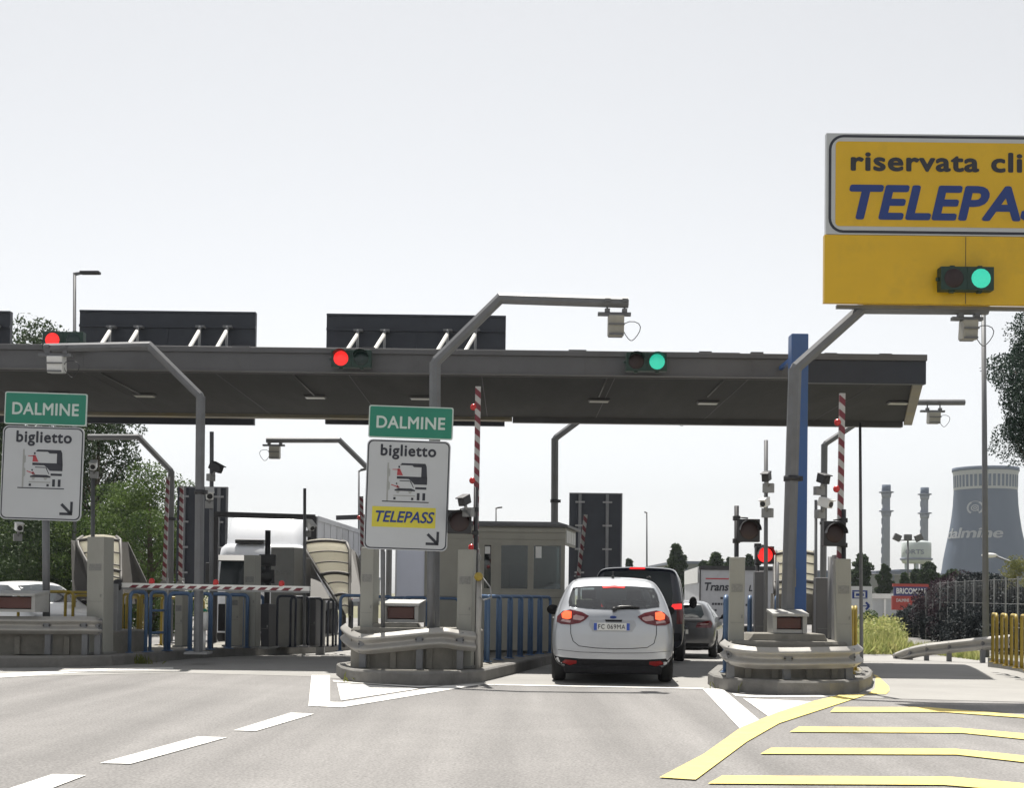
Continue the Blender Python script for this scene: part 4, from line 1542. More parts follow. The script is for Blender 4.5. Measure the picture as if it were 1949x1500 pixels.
# weeds growing at the kerb
m_weed = leafmat('weed_leaves', (.10, .13, .03), (.26, .26, .07), 6, .3)
for i, (px, py, n) in enumerate(((706, 1299, 90), (1448, 1318, 110), (272, 1264, 60), (1385, 1312, 40))):
    c = G(px, py)
    mb = MB()
    for k in range(n):
        a, r_ = random.uniform(0, 6.28), abs(random.gauss(0, .12))
        b = c + Vector((r_ * math.cos(a) * 1.6, -.03 + r_ * .15 * math.sin(a), 0))
        hgt, dr, an = random.uniform(.05, .2), random.uniform(-.08, .08), random.uniform(0, 3.14)
        wv = Vector((math.cos(an), math.sin(an), 0)) * .012
        tip = b + Vector((dr, random.uniform(-.05, .03), hgt))
        mb.add([b - wv, b + wv, (b + tip) / 2 + wv * 1.2 + Vector((0, 0, .02)), tip], [(0, 1, 2, 3)])
    tag(mb.build('weed_tuft', m_weed, None, origin=c), ('weeds growing at the nose kerb of the middle island', 'weeds growing at the nose kerb of the right island', 'weeds at the kerb of left island', 'small weeds at the left corner of right island kerb', 'weeds at right corner of right island kerb')[i], 'weeds', 'weeds at the kerbs')


# ------------------------------------------------------------------ curved cream shelters
def shelter(rows_px, Y, dY, label, walls, ribs, arch=.075):
    """rows_px: (y, x_left, x_right) from the top of the hood down to its foot; it leans towards the road"""
    n = len(rows_px)
    c = U((rows_px[-1][1] + rows_px[-1][2]) / 2, rows_px[-1][0], Y)
    t = thing('ticket_shelter', label, 'shelter', (c.x, Y, gz(Y) + IZ), 0, 'curved cream shelters over the ticket machines')
    rows, bk = [], []
    for i, (y, xl, xr) in enumerate(rows_px):
        yy = Y + dY * (1 - i / (n - 1))
        a, b = U(xl, y, yy), U(xr, y, yy)
        r1 = []
        for k in range(11):
            u = k / 10
            bul = arch * (1 - (2 * u - 1) ** 2)
            r1.append(a.lerp(b, u) + Vector((0, -bul * .2, bul * .75)))
        rows.append(r1)
        bk.append([p + Vector((0, .03, -.01)) for p in r1])
    mb = MB()
    mb.grid(rows, 0, True)
    mb.grid(bk, 0, True)
    mb.build('cream_panel', m_cream, t, fix=False)
    rb = MB()
    for f, w in ribs:
        i = min(n - 2, int(f * (n - 1)))
        fr = f * (n - 1) - i
        pts = [p.lerp(q, fr) + Vector((0, -.02, 0)) for p, q in zip(rows[i], rows[i + 1])]
        rb.tube(pts, w, 6)
    rb.tube([r_[0] + Vector((0, -.02, 0)) for r_ in rows], .045, 6)
    rb.tube([r_[-1] + Vector((0, -.02, 0)) for r_ in rows], .045, 6)
    rb.build('rib', m_shelt, t)
    for poly, dd in walls:
        pp = [U(x, y, Y + dY * q) for x, y, q in poly]
        MB().prism(pp, (0, .06, 0)).build('side_wall', m_shelt, t)
    fm = MB()
    for r_ in (rows[0], rows[-1]):
        for p in (r_[0], r_[-1]):
            fm.tube([(p.x, p.y + .05, gz(Y) + IZ), (p.x, p.y + .05, p.z)], .045, 6)
    fm.build('frame', m_shelt, t)


shelter([(1030, 582, 652), (1034, 580, 660), (1048, 582, 666), (1085, 604, 666), (1118, 625, 666), (1140, 639, 666), (1172, 655, 666)], 31.0, 1.6, 'curved cream shelter with dark ribs left of the middle sign',
        [([(668, 1045, .9), (676, 1050, .9), (690, 1078, .3), (690, 1140, .1), (668, 1140, .1)], 0), ([(577, 1045, .9), (583, 1056, .8), (628, 1140, .1), (577, 1140, .1)], 0)],
        ((.17, .045), (.36, .02), (.45, .02), (.55, .05), (.64, .02), (.8, .045), (.92, .02)))
shelter([(1022, 158, 222), (1028, 148, 229), (1040, 150, 230), (1060, 160, 231), (1080, 172, 231), (1098, 182, 231), (1112, 190, 231)], 31.0, 1.4, 'curved cream shelter with dark side walls behind the tall pale cabinet',
        [([(232, 1032, .8), (243, 1032, .8), (279, 1108, .1), (279, 1150, .1), (232, 1150, .1)], 0), ([(135, 1028, .8), (148, 1032, .8), (180, 1098, .1), (180, 1150, .1), (138, 1150, .1)], 0)],
        ((.2, .05), (.45, .02), (.65, .02), (.75, .05), (.88, .02)))
shelter([(1050, 1476, 1550), (1056, 1474, 1552), (1075, 1474, 1552), (1095, 1474, 1552), (1115, 1474, 1552), (1132, 1476, 1550)], 31.5, 1.5, 'curved cream shelter with dark ribs behind the blue column',
        [([(1468, 1130, .3), (1560, 1130, .3), (1562, 1190, .0), (1466, 1190, .0)], 0)],
        ((.2, .045), (.4, .02), (.6, .02), (.75, .05), (.9, .02)))

# ------------------------------------------------------------------ toll booth
YB = 28.6
a, b = U(914, 1000, YB), U(1076, 1003, YB)
zt, z0 = U(990, 1003, YB).z, gz(YB) + IZ
t = thing('toll_booth', 'beige toll booth with large windows behind blue hoops', 'toll booth', (a.x, YB, z0))
xl = a.x - 1.2
xr = b.x
D = 1.9
zw0, zw1 = U(1000, 1124, YB).z, U(1000, 1036, YB).z
mb = MB()


def wallx(x0, x1, y, za, zb_, th=.06):
    mb.box2((x0, y, za), (x1, y + th, zb_))


win = [(U(951, 1080, YB).x, U(1007, 1080, YB).x), (U(1013, 1080, YB).x, U(1070, 1080, YB).x), (U(919, 1080, YB).x, U(937, 1080, YB).x)]
wallx(xl, xr, YB, z0, zw0)
wallx(xl, xr, YB, zw1, zt)
prev = xl
for w0, w1 in sorted(win):
    wallx(prev, w0, YB, zw0 + .001, zw1 - .001)
    prev = w1
wallx(prev, xr, YB, zw0 + .001, zw1 - .001)
mb.box2((xl, YB + D, z0), (xr, YB + D + .06, zw0))
mb.box2((xl, YB + D, zw1), (xr, YB + D + .06, zt))
for xx in (xl, (xl + xr) / 2, xr - .08):
    mb.box2((xx, YB + D, zw0), (xx + .08, YB + D + .06, zw1))
# right side wall with its own openings
sk = (U(1096, 1010, YB + D).x - xr)
mb.prism([(xr - .06, YB + .061, z0), (xr, YB + .061, z0), (xr + sk, YB + D + .06, z0), (xr + sk - .06, YB + D + .06, z0)], (0, 0, zw0 - z0))
mb.prism([(xr - .06, YB + .061, zw1), (xr, YB + .061, zw1), (xr + sk, YB + D + .06, zw1), (xr + sk - .06, YB + D + .06, zw1)], (0, 0, zt - zw1))
mb.box2((xl, YB, z0), (xl + .06, YB + D, zt))
mb.build('wall', m_booth, t)
rf = MB()
rp = [(xl - .1, YB - .12, zt), (xr + .04, YB - .12, zt), (xr + sk + .12, YB + D + .1, zt), (xl - .1, YB + D + .1, zt)]
rp2 = [(xl, YB + .1, zt + .12), (xr - .15, YB + .1, zt + .12), (xr + sk - .15, YB + D - .1, zt + .12), (xl, YB + D - .1, zt + .12)]
rf.grid([[Vector(p) for p in rp], [Vector(p) + ZD * .05 for p in rp], [Vector(p) for p in rp2]], 0, False, True)
rf.add(rp2, [(0, 1, 2, 3)])
rf.add(rp, [(0, 1, 2, 3)])
rf.build('roof', m_fascia, t)
MB().box2((xl, YB - .035, zt - .12), (xr + .01, YB - .002, zt - .03)).build('cornice', m_booth, t)
MB().box2((xl, YB - .02, zw1 + .10), (xr, YB - .002, zw1 + .13)).build('trim', m_booth, t)
MB().box2((xl, YB - .012, zw0 - .16), (xr, YB - .002, zw0 - .145)).build('trim', m_plaque, t)
for w0, w1 in win:
    wd = MB().box2((w0 + .004, YB + .025, zw0 + .004), (w1 - .004, YB + .031, zw1 - .004)).build('window', m_glass, t)
    fm = MB()
    for (xa, xb, za, zb_) in ((w0, w1, zw0, zw0 + .03), (w0, w1, zw1 - .03, zw1), (w0, w0 + .03, zw0 + .03, zw1 - .03), (w1 - .03, w1, zw0 + .03, zw1 - .03)):
        fm.box2((xa, YB - .014, za), (xb, YB + .02, zb_))
    fm.build('frame', m_booth, wd)
mb = MB().box2((xl + .1, YB + 1.0, z0), (xr - .3, YB + 1.3, zw0 + .05))
mb.box2((win[0][0] + .2, YB + .7, zw0 + .05), (win[0][1] - .1, YB + 1.0, zw0 + .55))
mb.build('desk', m_blue, t, bevel=.02)
MB().box2((win[0][0], YB + 1.3, zw0 + .62), (win[0][1], YB + 1.5, zw0 + .7)).box2((xl + .3, YB + 1.7, zw0 - .2), (xr - .2, YB + 1.8, zw1 + .12)).build('shelf_and_back_panel', m_galv, t)  # shelf, plus a panel added to block sky seen through the rear opening
MB().box2((win[1][0] + .07, YB + .016, zw1 - .3), (win[1][0] + .2, YB + .022, zw1 - .05)).build('notice', m_white, t)
MB().box2((win[2][0] + .04, YB + .016, zw1 - .22), (win[2][1] - .05, YB + .022, zw1 - .06)).build('notice', m_white, t)
vt = MB()
for k in range(4):
    f0, f1 = .10 + k * .22, .27 + k * .22
    q0 = Vector((xr + sk * f0, YB + .06 + D * f0, 0)); q1 = Vector((xr + sk * f1, YB + .06 + D * f1, 0))
    vt.prism([q0 + Vector((.004, 0, zw1 + .05)), q1 + Vector((.004, 0, zw1 + .05)), q1 + Vector((.004, 0, zw1 + .32)), q0 + Vector((.004, 0, zw1 + .32))], (.01, 0, 0))
vt.build('vent', m_white, t)
# ------------------------------------------------------------------ vehicles
m_silver = mat('silver_car_paint', (.44, .46, .49), .32, .55, .04, 2, coat=.6)
m_greycar = mat('grey_car_paint', (.085, .088, .095), .32, .5, .05, 2, coat=.6)
m_vanblk = mat('dark_van_paint', (.010, .013, .025), .28, .2, .05, 2, coat=.8)
m_whitecar = mat('white_car_paint', (.72, .73, .74), .3, 0, .03, 2, coat=.6)
m_carglass = glassmat('car_glass', (.55, .62, .62), .95, 2.3)
m_darkglass = mat('dark_car_glass', (.014, .020, .023), .06, 0, .2, 1.5, spec=.35)
m_tail = mat('tail_lamp_red', (.11, .006, .010), .12, 0, .15, 25, coat=.5)
m_tailclr = mat('tail_lamp_clear', (.45, .30, .30), .12, 0, .15, 25, coat=.5)
m_brake = emit('brake_light', (1, .12, .04), 1.2, (.5, .04, .02))
m_brake2 = emit('brake_light_strip', (1, .03, .03), .7, (.5, .02, .02))
m_valance = mat('black_bumper_plastic', (.016, .016, .018), .75, 0, .2, 10, spec=.15)
m_inter = mat('dark_interior', (.07, .078, .078), .8, 0, .2, 5)
m_refl = mat('red_reflector', (.22, .015, .015), .2, 0, .1, 40)


def shell(stations, paint, cuts=(), sub=2):
    rings = []
    for (y, zb, wb, wm, zm, ws, zs, wr, zt) in stations:
        half = [(0, zb), (wb * .6, zb), (wb, zb + .02), (wm * .985, zb + (zm - zb) * .4), (wm, zm), (ws * .45 + wm * .55, zm + (zs - zm) * .75), (ws, zs)]
        if zt - zs > .12:
            half += [(ws * .55 + wr * .45 + .015, zs + (zt - .07 - zs) * .5), (wr, zt - .07), (wr * .82, zt - .022), (0, zt)]
        else:
            half += [(ws * .95, zs + (zt - zs) * .45), (ws * .8, zs + (zt - zs) * .7), (ws * .55, zs + (zt - zs) * .9), (0, zt)]
        full = [Vector((x, y, z)) for x, z in half] + [Vector((-x, y, z)) for x, z in half[-2:0:-1]]
        rings.append(full)
    mb = MB()
    mb.grid(rings, 0, True, True)
    for r_, sgn in ((rings[0], -.012), (rings[-1], .012)):
        c = sum(r_, Vector()) / len(r_)
        n = len(r_)
        inn = [c + (p - c) * .55 + Vector((0, sgn, 0)) for p in r_]
        mb.grid([r_, inn], 0, True, True)
        mb.add(inn + [c + Vector((0, sgn * 1.3, 0))], [(i, (i + 1) % n, n) for i in range(n)], 0, True)
    o = mb.build('body_shell', [paint, m_inter])
    bm = bmesh.new()
    bm.from_mesh(o.data)
    bmesh.ops.remove_doubles(bm, verts=bm.verts, dist=1e-4)
    bmesh.ops.recalc_face_normals(bm, faces=bm.faces)
    bm.to_mesh(o.data)
    bm.free()
    s = o.modifiers.new('s', 'SUBSURF')
    s.levels = s.render_levels = sub
    cut_objs = []
    for poly, y0, y1 in cuts:
        cm = MB().prism([(x, y0, z) for x, z in poly], (0, y1 - y0, 0))
        co = cm.build('cut', m_inter)
        md = o.modifiers.new('b', 'BOOLEAN')
        md.object = co
        md.operation = 'DIFFERENCE'
        md.solver = 'EXACT'
        md.material_mode = 'TRANSFER'
        cut_objs.append(co)
    dg = bpy.context.evaluated_depsgraph_get()
    me = bpy.data.meshes.new_from_object(o.evaluated_get(dg))
    # the uncut skin is used to lay windows and lamps on
    for md in list(o.modifiers):
        if md.type == 'BOOLEAN':
            o.modifiers.remove(md)
    dg = bpy.context.evaluated_depsgraph_get()
    me0 = bpy.data.meshes.new_from_object(o.evaluated_get(dg))
    bvh = BVHTree.FromPolygons([v.co.copy() for v in me0.vertices], [list(p.vertices) for p in me0.polygons])
    bpy.data.objects.remove(o)
    for co in cut_objs:
        bpy.data.objects.remove(co)
    for p in me.polygons:
        p.use_smooth = True
    return me, bvh


def add_mesh(name, me, parent):
    o = bpy.data.objects.new(name, me)
    COL.objects.link(o)
    o.parent = parent
    return o


def wheel(t, x, y, r=.32, w=.21):
    s = 1 if x > 0 else -1
    prof = [(r * .62, -w * .42), (r * .9, -w * .5), (r * .985, -w * .38), (r, -w * .2), (r, w * .2), (r * .985, w * .38), (r * .9, w * .5), (r * .62, w * .42)]
    mb = MB()
    n = 28
    rows = []
    for q, a in prof:
        rows.append([Vector((x + a, y + q * math.cos(2 * math.pi * j / n), r + q * math.sin(2 * math.pi * j / n))) for j in range(n)])
    mb.grid(rows + [rows[0]], 0, True, True)
    ty = mb.build('tyre', m_rubber, None)
    wo = MB()
    xo = x + s * w * .36
    wo.cyl((x - s * w * .2, y, r), (x + s * w * .2, y, r), r * .2, n=12)
    for k in range(5):
        a = 2 * math.pi * k / 5
        d = Vector((0, math.cos(a), math.sin(a)))
        wo.tube([Vector((xo, y, r)) + d * r * .12, Vector((xo, y, r)) + d * r * .6], r * .09, 4)
    rows = []
    for q, a in ((r * .66, -w * .4), (r * .58, -w * .3), (r * .58, w * .38), (r * .66, w * .4)):
        rows.append([Vector((x + a, y + q * math.cos(2 * math.pi * j / n), r + q * math.sin(2 * math.pi * j / n))) for j in range(n)])
    wo.grid(rows + [rows[0]], 0, True, True)
    wh = wo.build('wheel', m_rim, t, local=True)
    ty.parent = wh
    return wh


def mirror_poly(p):
    return [(-x, z) for x, z in p][::-1]


# ---- the silver family car
def zp(pts):                         # from the 3.489x close-up of the photo to metres on the car's rear
    return [((1020 + a / 3.489 - 1167.5) / 125.3, (1299 - (900 + b / 3.489)) / 125.3) for a, b in pts]


SIL = [
    (0.00, .42, .60, .72, .60, .70, .78, .52, .94),
    (0.025, .30, .72, .86, .62, .80, .92, .60, 1.04),
    (0.09, .22, .77, .915, .66, .84, 1.01, .66, 1.13),
    (0.20, .20, .79, .935, .68, .865, 1.05, .74, 1.27),
    (0.36, .19, .80, .94, .68, .885, 1.06, .73, 1.45),
    (0.50, .19, .80, .94, .68, .893, 1.06, .69, 1.575),
    (0.60, .19, .80, .94, .68, .895, 1.06, .68, 1.615),
    (0.85, .19, .80, .94, .68, .90, 1.06, .675, 1.635),
    (1.6, .19, .80, .94, .66, .91, 1.03, .66, 1.66),
    (2.3, .19, .80, .94, .66, .91, 1.00, .65, 1.655),
    (2.85, .19, .80, .94, .64, .90, .98, .63, 1.55),
    (3.35, .19, .80, .935, .62, .89, .96, .64, 1.25),
    (3.7, .19, .79, .92, .60, .86, .93, .6, 1.02),
    (4.1, .2, .76, .88, .56, .80, .86, .5, .90),
    (4.32, .26, .68, .76, .50, .66, .72, .4, .76),
    (4.38, .34, .55, .62, .48, .52, .60, .3, .62)]
RW = zp([(262, 752), (400, 742), (520, 739), (640, 742), (772, 752), (790, 790), (803, 850), (800, 878), (690, 893), (520, 899), (350, 893), (240, 878), (236, 850), (246, 800)])
RW = [(x * 1.075, z) for x, z in RW]
loc = Vector(((1167.5 - 974.5) / 125.3, 20.0, 0))
loc = G(1167, 1291)
loc.y = 2500 / 125.3
loc.x = U(1167, 1200, loc.y).x
loc.z = 0.004
car = thing('silver_car', 'silver family car with brake lights on waiting in the toll lane', 'car', loc, -R(3.5))
CUTRW = [(x * .985, 1.305 + (z - 1.305) * .965) for x, z in RW]
me, bvh = shell(SIL, m_silver, [(CUTRW, -.3, 4.0)])
add_mesh('body', me, car)
gl = conform(bvh, RW, 'rear', .004, .06).build('rear_window', m_carglass, car, local=True, fix=False)
# black frit round the glass
FW = [(-.60, 1.12), (.60, 1.12), (.56, 1.48), (.3, 1.52), (-.3, 1.52), (-.56, 1.48)]
conform(bvh, FW, 'front', .004, .08).build('windscreen', m_carglass, car, local=True, fix=False)
# seats and dashboard inside
for x in (-.38, .38):
    st = MB()
    st.box((x, 2.35, 1.12), (.42, .14, .30)).box((x, 2.36, 1.36), (.24, .10, .16)).tube([(x - .06, 2.36, 1.25), (x - .06, 2.36, 1.31)], .012, 5).tube([(x + .06, 2.36, 1.25), (x + .06, 2.36, 1.31)], .012, 5)
    st.build('seat', m_inter, car, local=True, bevel=.03)
for x in (-.42, 0, .42):
    MB().box((x, 1.25, 1.19), (.24, .09, .13)).build('headrest', m_inter, car, local=True, bevel=.03)
MB().box((0, 3.0, 1.50), (.18, .03, .05)).tube([(0, 3.0, 1.52), (0, 2.95, 1.56)], .012, 5).build('inner_mirror', m_dark, car, local=True)
TL = zp([(676, 944), (720, 920), (800, 903), (850, 915), (884, 950), (888, 985), (860, 998), (800, 1002), (735, 990), (700, 968)])
HOT = zp([(792, 918), (830, 912), (856, 932), (852, 960), (820, 968), (792, 960)])
CLR = zp([(706, 950), (760, 938), (780, 944), (782, 968), (730, 974), (708, 962)])
CLR2 = zp([(795, 975), (850, 966), (862, 980), (800, 990)])
SEAM = zp([(232, 940), (234, 1060), (250, 1110), (290, 1142), (400, 1154), (520, 1157), (640, 1154), (740, 1146), (785, 1118), (800, 1060), (802, 940)])
for s_ in (1, -1):
    f = (lambda p: p) if s_ == 1 else mirror_poly
    tl = conform(bvh, f(TL), 'rear', .012, .04).build('tail_light', m_tail, car, local=True, fix=False)
    conform(bvh, f(HOT), 'rear', .018, .03).build('brake_lamp', m_brake, tl, local=True, fix=False)
    conform(bvh, f(CLR), 'rear', .017, .03).build('clear_lens', m_tailclr, tl, local=True, fix=False)
    conform(bvh, f(CLR2), 'rear', .017, .03).build('clear_lens', m_tailclr, tl, local=True, fix=False)
    conform(bvh, f(zp([(755, 1238), (830, 1232), (850, 1250), (800, 1268), (755, 1256)])), 'rear', .014, .05).build('reflector', m_refl, car, local=True, fix=False)
VAL = zp([(100, 1205), (180, 1218), (300, 1226), (520, 1228), (740, 1226), (860, 1218), (930, 1205), (925, 1290), (890, 1330), (140, 1330), (105, 1290)])
conform(bvh, VAL, 'rear', .006, .06).build('lower_bumper', m_valance, car, local=True, fix=False)
MB().box2((-.74, .035, .15), (.74, .5, .29)).build('diffuser', m_valance, car, local=True, bevel=.04)
sm_ = stripe(bvh, SEAM, .010, 'rear', .004)
sm_.build('tailgate_seam', m_valance, car, local=True, fix=False)
stripe(bvh, zp([(150, 1168), (300, 1182), (520, 1186), (740, 1182), (890, 1168)]), .008, 'rear', .004).build('bumper_crease', m_greycar, car, local=True, fix=False)
HB = zp([(440, 744), (520, 738), (596, 744), (590, 756), (520, 752), (446, 757)])
conform(bvh, HB, 'rear', .014, .04).build('high_brake_light', m_brake2, car, local=True, fix=False)
# plate recess, plate, handle strip
conform(bvh, zp([(362, 968), (655, 968), (668, 1000), (640, 1044), (378, 1044), (352, 1000)]), 'rear', .003, .06).build('plate_recess', mat('silver_recess', (.36, .37, .39), .35, .5, .03, 2), car, local=True, fix=False)
hs_ = conform(bvh, zp([(460, 966), (575, 966), (570, 979), (465, 979)]), 'rear', .016, .04)
hs_.build('handle_strip', m_valance, car, local=True, fix=False)
pz = zp([(385, 986), (625, 1036)])
loc_, nr_, _, _ = bvh.ray_cast(Vector((0, -3, (pz[0][1] + pz[1][1]) / 2)), Vector((0, 1, 0)))
yp = loc_.y - .02
pw, ph_ = pz[1][0] - pz[0][0], pz[0][1] - pz[1][1]
pl = MB().box2((pz[0][0], yp - .008, pz[1][1]), (pz[1][0], yp, pz[0][1])).build('number_plate', m_plate, car, local=True)
MB().box2((pz[0][0] + .003, yp - .011, pz[1][1] + .003), (pz[0][0] + .05, yp - .0082, pz[0][1] - .003)).box2((pz[1][0] - .05, yp - .011, pz[1][1] + .003), (pz[1][0] - .003, yp - .0082, pz[0][1] - .003)).build('blue_band', m_plateblue, pl, local=True)
tb = MB()
text(tb, 'FC 069MA', (pz[0][0] + .07, yp - .0095, pz[1][1] + .022), (1, 0, 0), (0, 0, 1), pw - .14, ph_ - .044, .004, 0, 0, 1.12)
tb.build('lettering', m_ink, pl, local=True)
bx = zp([(497, 948), (530, 948)])
loc_, nr_, _, _ = bvh.ray_cast(Vector((0, -3, bx[0][1])), Vector((0, 1, 0)))
bd = MB()
bd.prism([(.052 * math.cos(R(a)), loc_.y - .012, bx[0][1] + .022 * math.sin(R(a))) for a in range(0, 360, 20)], (0, .03, 0))
bd.build('badge', m_inkblue, car, local=True)
wz = zp([(530, 893), (515, 878), (680, 872), (690, 884)])
wp = []
for (x, z) in zp([(520, 895), (560, 880), (620, 876), (690, 882)]):
    l_, n_, _, _ = bvh.ray_cast(Vector((x, -3, z)), Vector((0, 1, 0)))
    wp.append(l_ + Vector((0, -.03, 0)))
MB().tube(wp, [.028, .024, .018, .012], 6).ball(wp[0], .035, 10, 6).build('wiper', m_dark, car, local=True)
# side windows, arches, mirrors, handles
for v, sx in (('right', 1), ('left', -1)):
    sw = [(0.75, 1.12), (1.7, 1.10), (2.4, 1.09), (3.15, 1.08), (2.75, 1.42), (2.4, 1.49), (1.6, 1.51), (.95, 1.47), (.78, 1.30)]
    conform(bvh, sw, v, .006, .1).build('side_window', m_darkglass, car, local=True, fix=False)
    for wy in (.82, 3.52):
        arch = [(wy + .40 * math.cos(R(a)), .32 + .40 * math.sin(R(a))) for a in range(0, 181, 15)] + [(wy - .40, .2), (wy + .40, .2)]
        conform(bvh, arch, v, .004, .08).build('wheel_arch', m_valance, car, local=True, fix=False)
    mm = MB().ball((sx * 1.00, 2.88, 1.09), .115, 14, 9, sq=(.95, .55, .75)).tube([(sx * .86, 2.95, 1.02), (sx * .96, 2.92, 1.05)], .03, 6)
    mi = mm.build('mirror', m_valance, car, local=True)
    for wy in (.82, 3.52):
        wheel(car, sx * .835, wy, .325, .215)
    hm = MB()
    for hy in (1.35, 2.35):
        hm.box((sx * .945, hy, .98), (.03, .16, .025))
    hm.build('door_handle', m_chrome, car, local=True, bevel=.008)
    MB().tube([(sx * .60, .75, 1.622), (sx * .605, 1.5, 1.66), (sx * .60, 2.3, 1.655)], .014, 6).build('roof_rail', m_valance, car, local=True)
MB().tube([(0, .80, 1.64), (0, .70, 1.72)], .01, 6).ball((0, .82, 1.64), .03, 8, 5, sq=(1, 1.4, .6)).build('antenna', m_dark, car, local=True)
MB().box((0, 1.8, .24), (1.5, 3.2, .1)).cyl((-.45, .05, .26), (-.45, .6, .26), .035).box((.35, .4, .26), (.4, .5, .14)).build('underbody', m_dark, car, local=True)

# ---- the dark van
VAN = [
    (0.00, .50, .70, .84, .70, .84, 1.0, .74, 1.50),
    (0.02, .36, .80, .92, .70, .90, 1.08, .78, 1.78),
    (0.07, .28, .84, .945, .70, .93, 1.12, .80, 1.90),
    (0.16, .26, .86, .95, .70, .94, 1.12, .80, 1.955),
    (0.5, .25, .86, .95, .70, .945, 1.12, .80, 1.97),
    (2.5, .25, .86, .95, .70, .945, 1.10, .80, 1.97),
    (3.4, .25, .86, .95, .70, .94, 1.08, .78, 1.95),
    (3.9, .25, .86, .95, .68, .93, 1.06, .74, 1.75),
    (4.4, .26, .84, .94, .66, .90, 1.02, .66, 1.18),
    (4.75, .3, .78, .88, .60, .82, .90, .5, .98),
    (4.87, .36, .66, .76, .55, .66, .76, .4, .80)]
Yv = 26.6
lv = Vector((U(1211, 1250, Yv).x, Yv, gz(Yv) + .004))
van = thing('dark_van', 'tall dark van queueing right ahead of the silver car', 'van', lv, -R(8))
me, bvh = shell(VAN, m_vanblk)
add_mesh('body', me, van)
conform(bvh, [(-.70, 1.14), (.70, 1.14), (.72, 1.4), (.66, 1.84), (0, 1.87), (-.66, 1.84), (-.72, 1.4)], 'rear', .006, .1).build('rear_window', m_darkglass, van, local=True, fix=False)
lt = [(.80, .80), (.91, .80), (.925, 1.0), (.90, 1.25), (.80, 1.25)]
for s_ in (1, -1):
    f = (lambda p: p) if s_ == 1 else mirror_poly
    tl = conform(bvh, f(lt), 'rear', .012, .05).build('tail_light', m_tail, van, local=True, fix=False)
    conform(bvh, f([(.66, 1.09), (.895, 1.10), (.89, 1.21), (.72, 1.20)]), 'rear', .02, .05).build('brake_lamp', m_brake2, tl, local=True, fix=False)
conform(bvh, [(-.16, 1.895), (.16, 1.895), (.15, 1.93), (-.15, 1.93)], 'rear', .012, .04).build('high_brake_light', m_brake2, van, local=True, fix=False)
conform(bvh, [(-.9, .45), (.9, .45), (.88, .62), (-.88, .62)], 'rear', .01, .1).build('rear_bumper', m_valance, van, local=True, fix=False)
for v, sx in (('right', 1), ('left', -1)):
    conform(bvh, [(.35, 1.15), (1.6, 1.15), (1.6, 1.75), (.4, 1.75)], v, .006, .12).build('side_window', m_darkglass, van, local=True, fix=False)
    conform(bvh, [(1.8, 1.15), (3.0, 1.15), (3.0, 1.75), (1.8, 1.75)], v, .006, .12).build('side_window', m_darkglass, van, local=True, fix=False)
    MB().ball((sx * 1.12, 3.75, 1.22), .12, 14, 9, sq=(.75, .5, 1.15)).tube([(sx * .93, 3.8, 1.12), (sx * 1.08, 3.77, 1.15)], .035, 6).build('mirror', m_valance, van, local=True)
    for wy in (.95, 3.9):
        arch = [(wy + .42 * math.cos(R(a)), .34 + .42 * math.sin(R(a))) for a in range(0, 181, 15)] + [(wy - .42, .26), (wy + .42, .26)]
        conform(bvh, arch, v, .004, .08).build('wheel_arch', m_valance, van, local=True, fix=False)
        wheel(van, sx * .845, wy, .335, .215)
MB().box((0, 2.2, .30), (1.5, 3.8, .12)).build('underbody', m_dark, van, local=True)

# ---- generic hatchback
HATCH = [
    (0.00, .42, .58, .70, .58, .68, .74, .50, .86),
    (0.03, .30, .70, .83, .60, .77, .86, .58, .95),
    (0.10, .22, .75, .885, .62, .81, .92, .62, 1.02),
    (0.25, .20, .77, .90, .64, .83, .94, .63, 1.21),
    (0.44, .19, .78, .905, .64, .84, .95, .62, 1.37),
    (0.62, .19, .78, .905, .64, .85, .95, .61, 1.415),
    (1.5, .19, .78, .905, .62, .86, .94, .60, 1.44),
    (2.2, .19, .78, .905, .62, .86, .93, .59, 1.43),
    (2.8, .19, .78, .90, .60, .85, .92, .58, 1.28),
    (3.3, .19, .77, .89, .58, .83, .90, .56, .98),
    (3.8, .2, .74, .86, .56, .78, .84, .5, .88),
    (4.15, .26, .66, .74, .50, .64, .70, .4, .74),
    (4.22, .34, .52, .60, .46, .50, .58, .3, .60)]


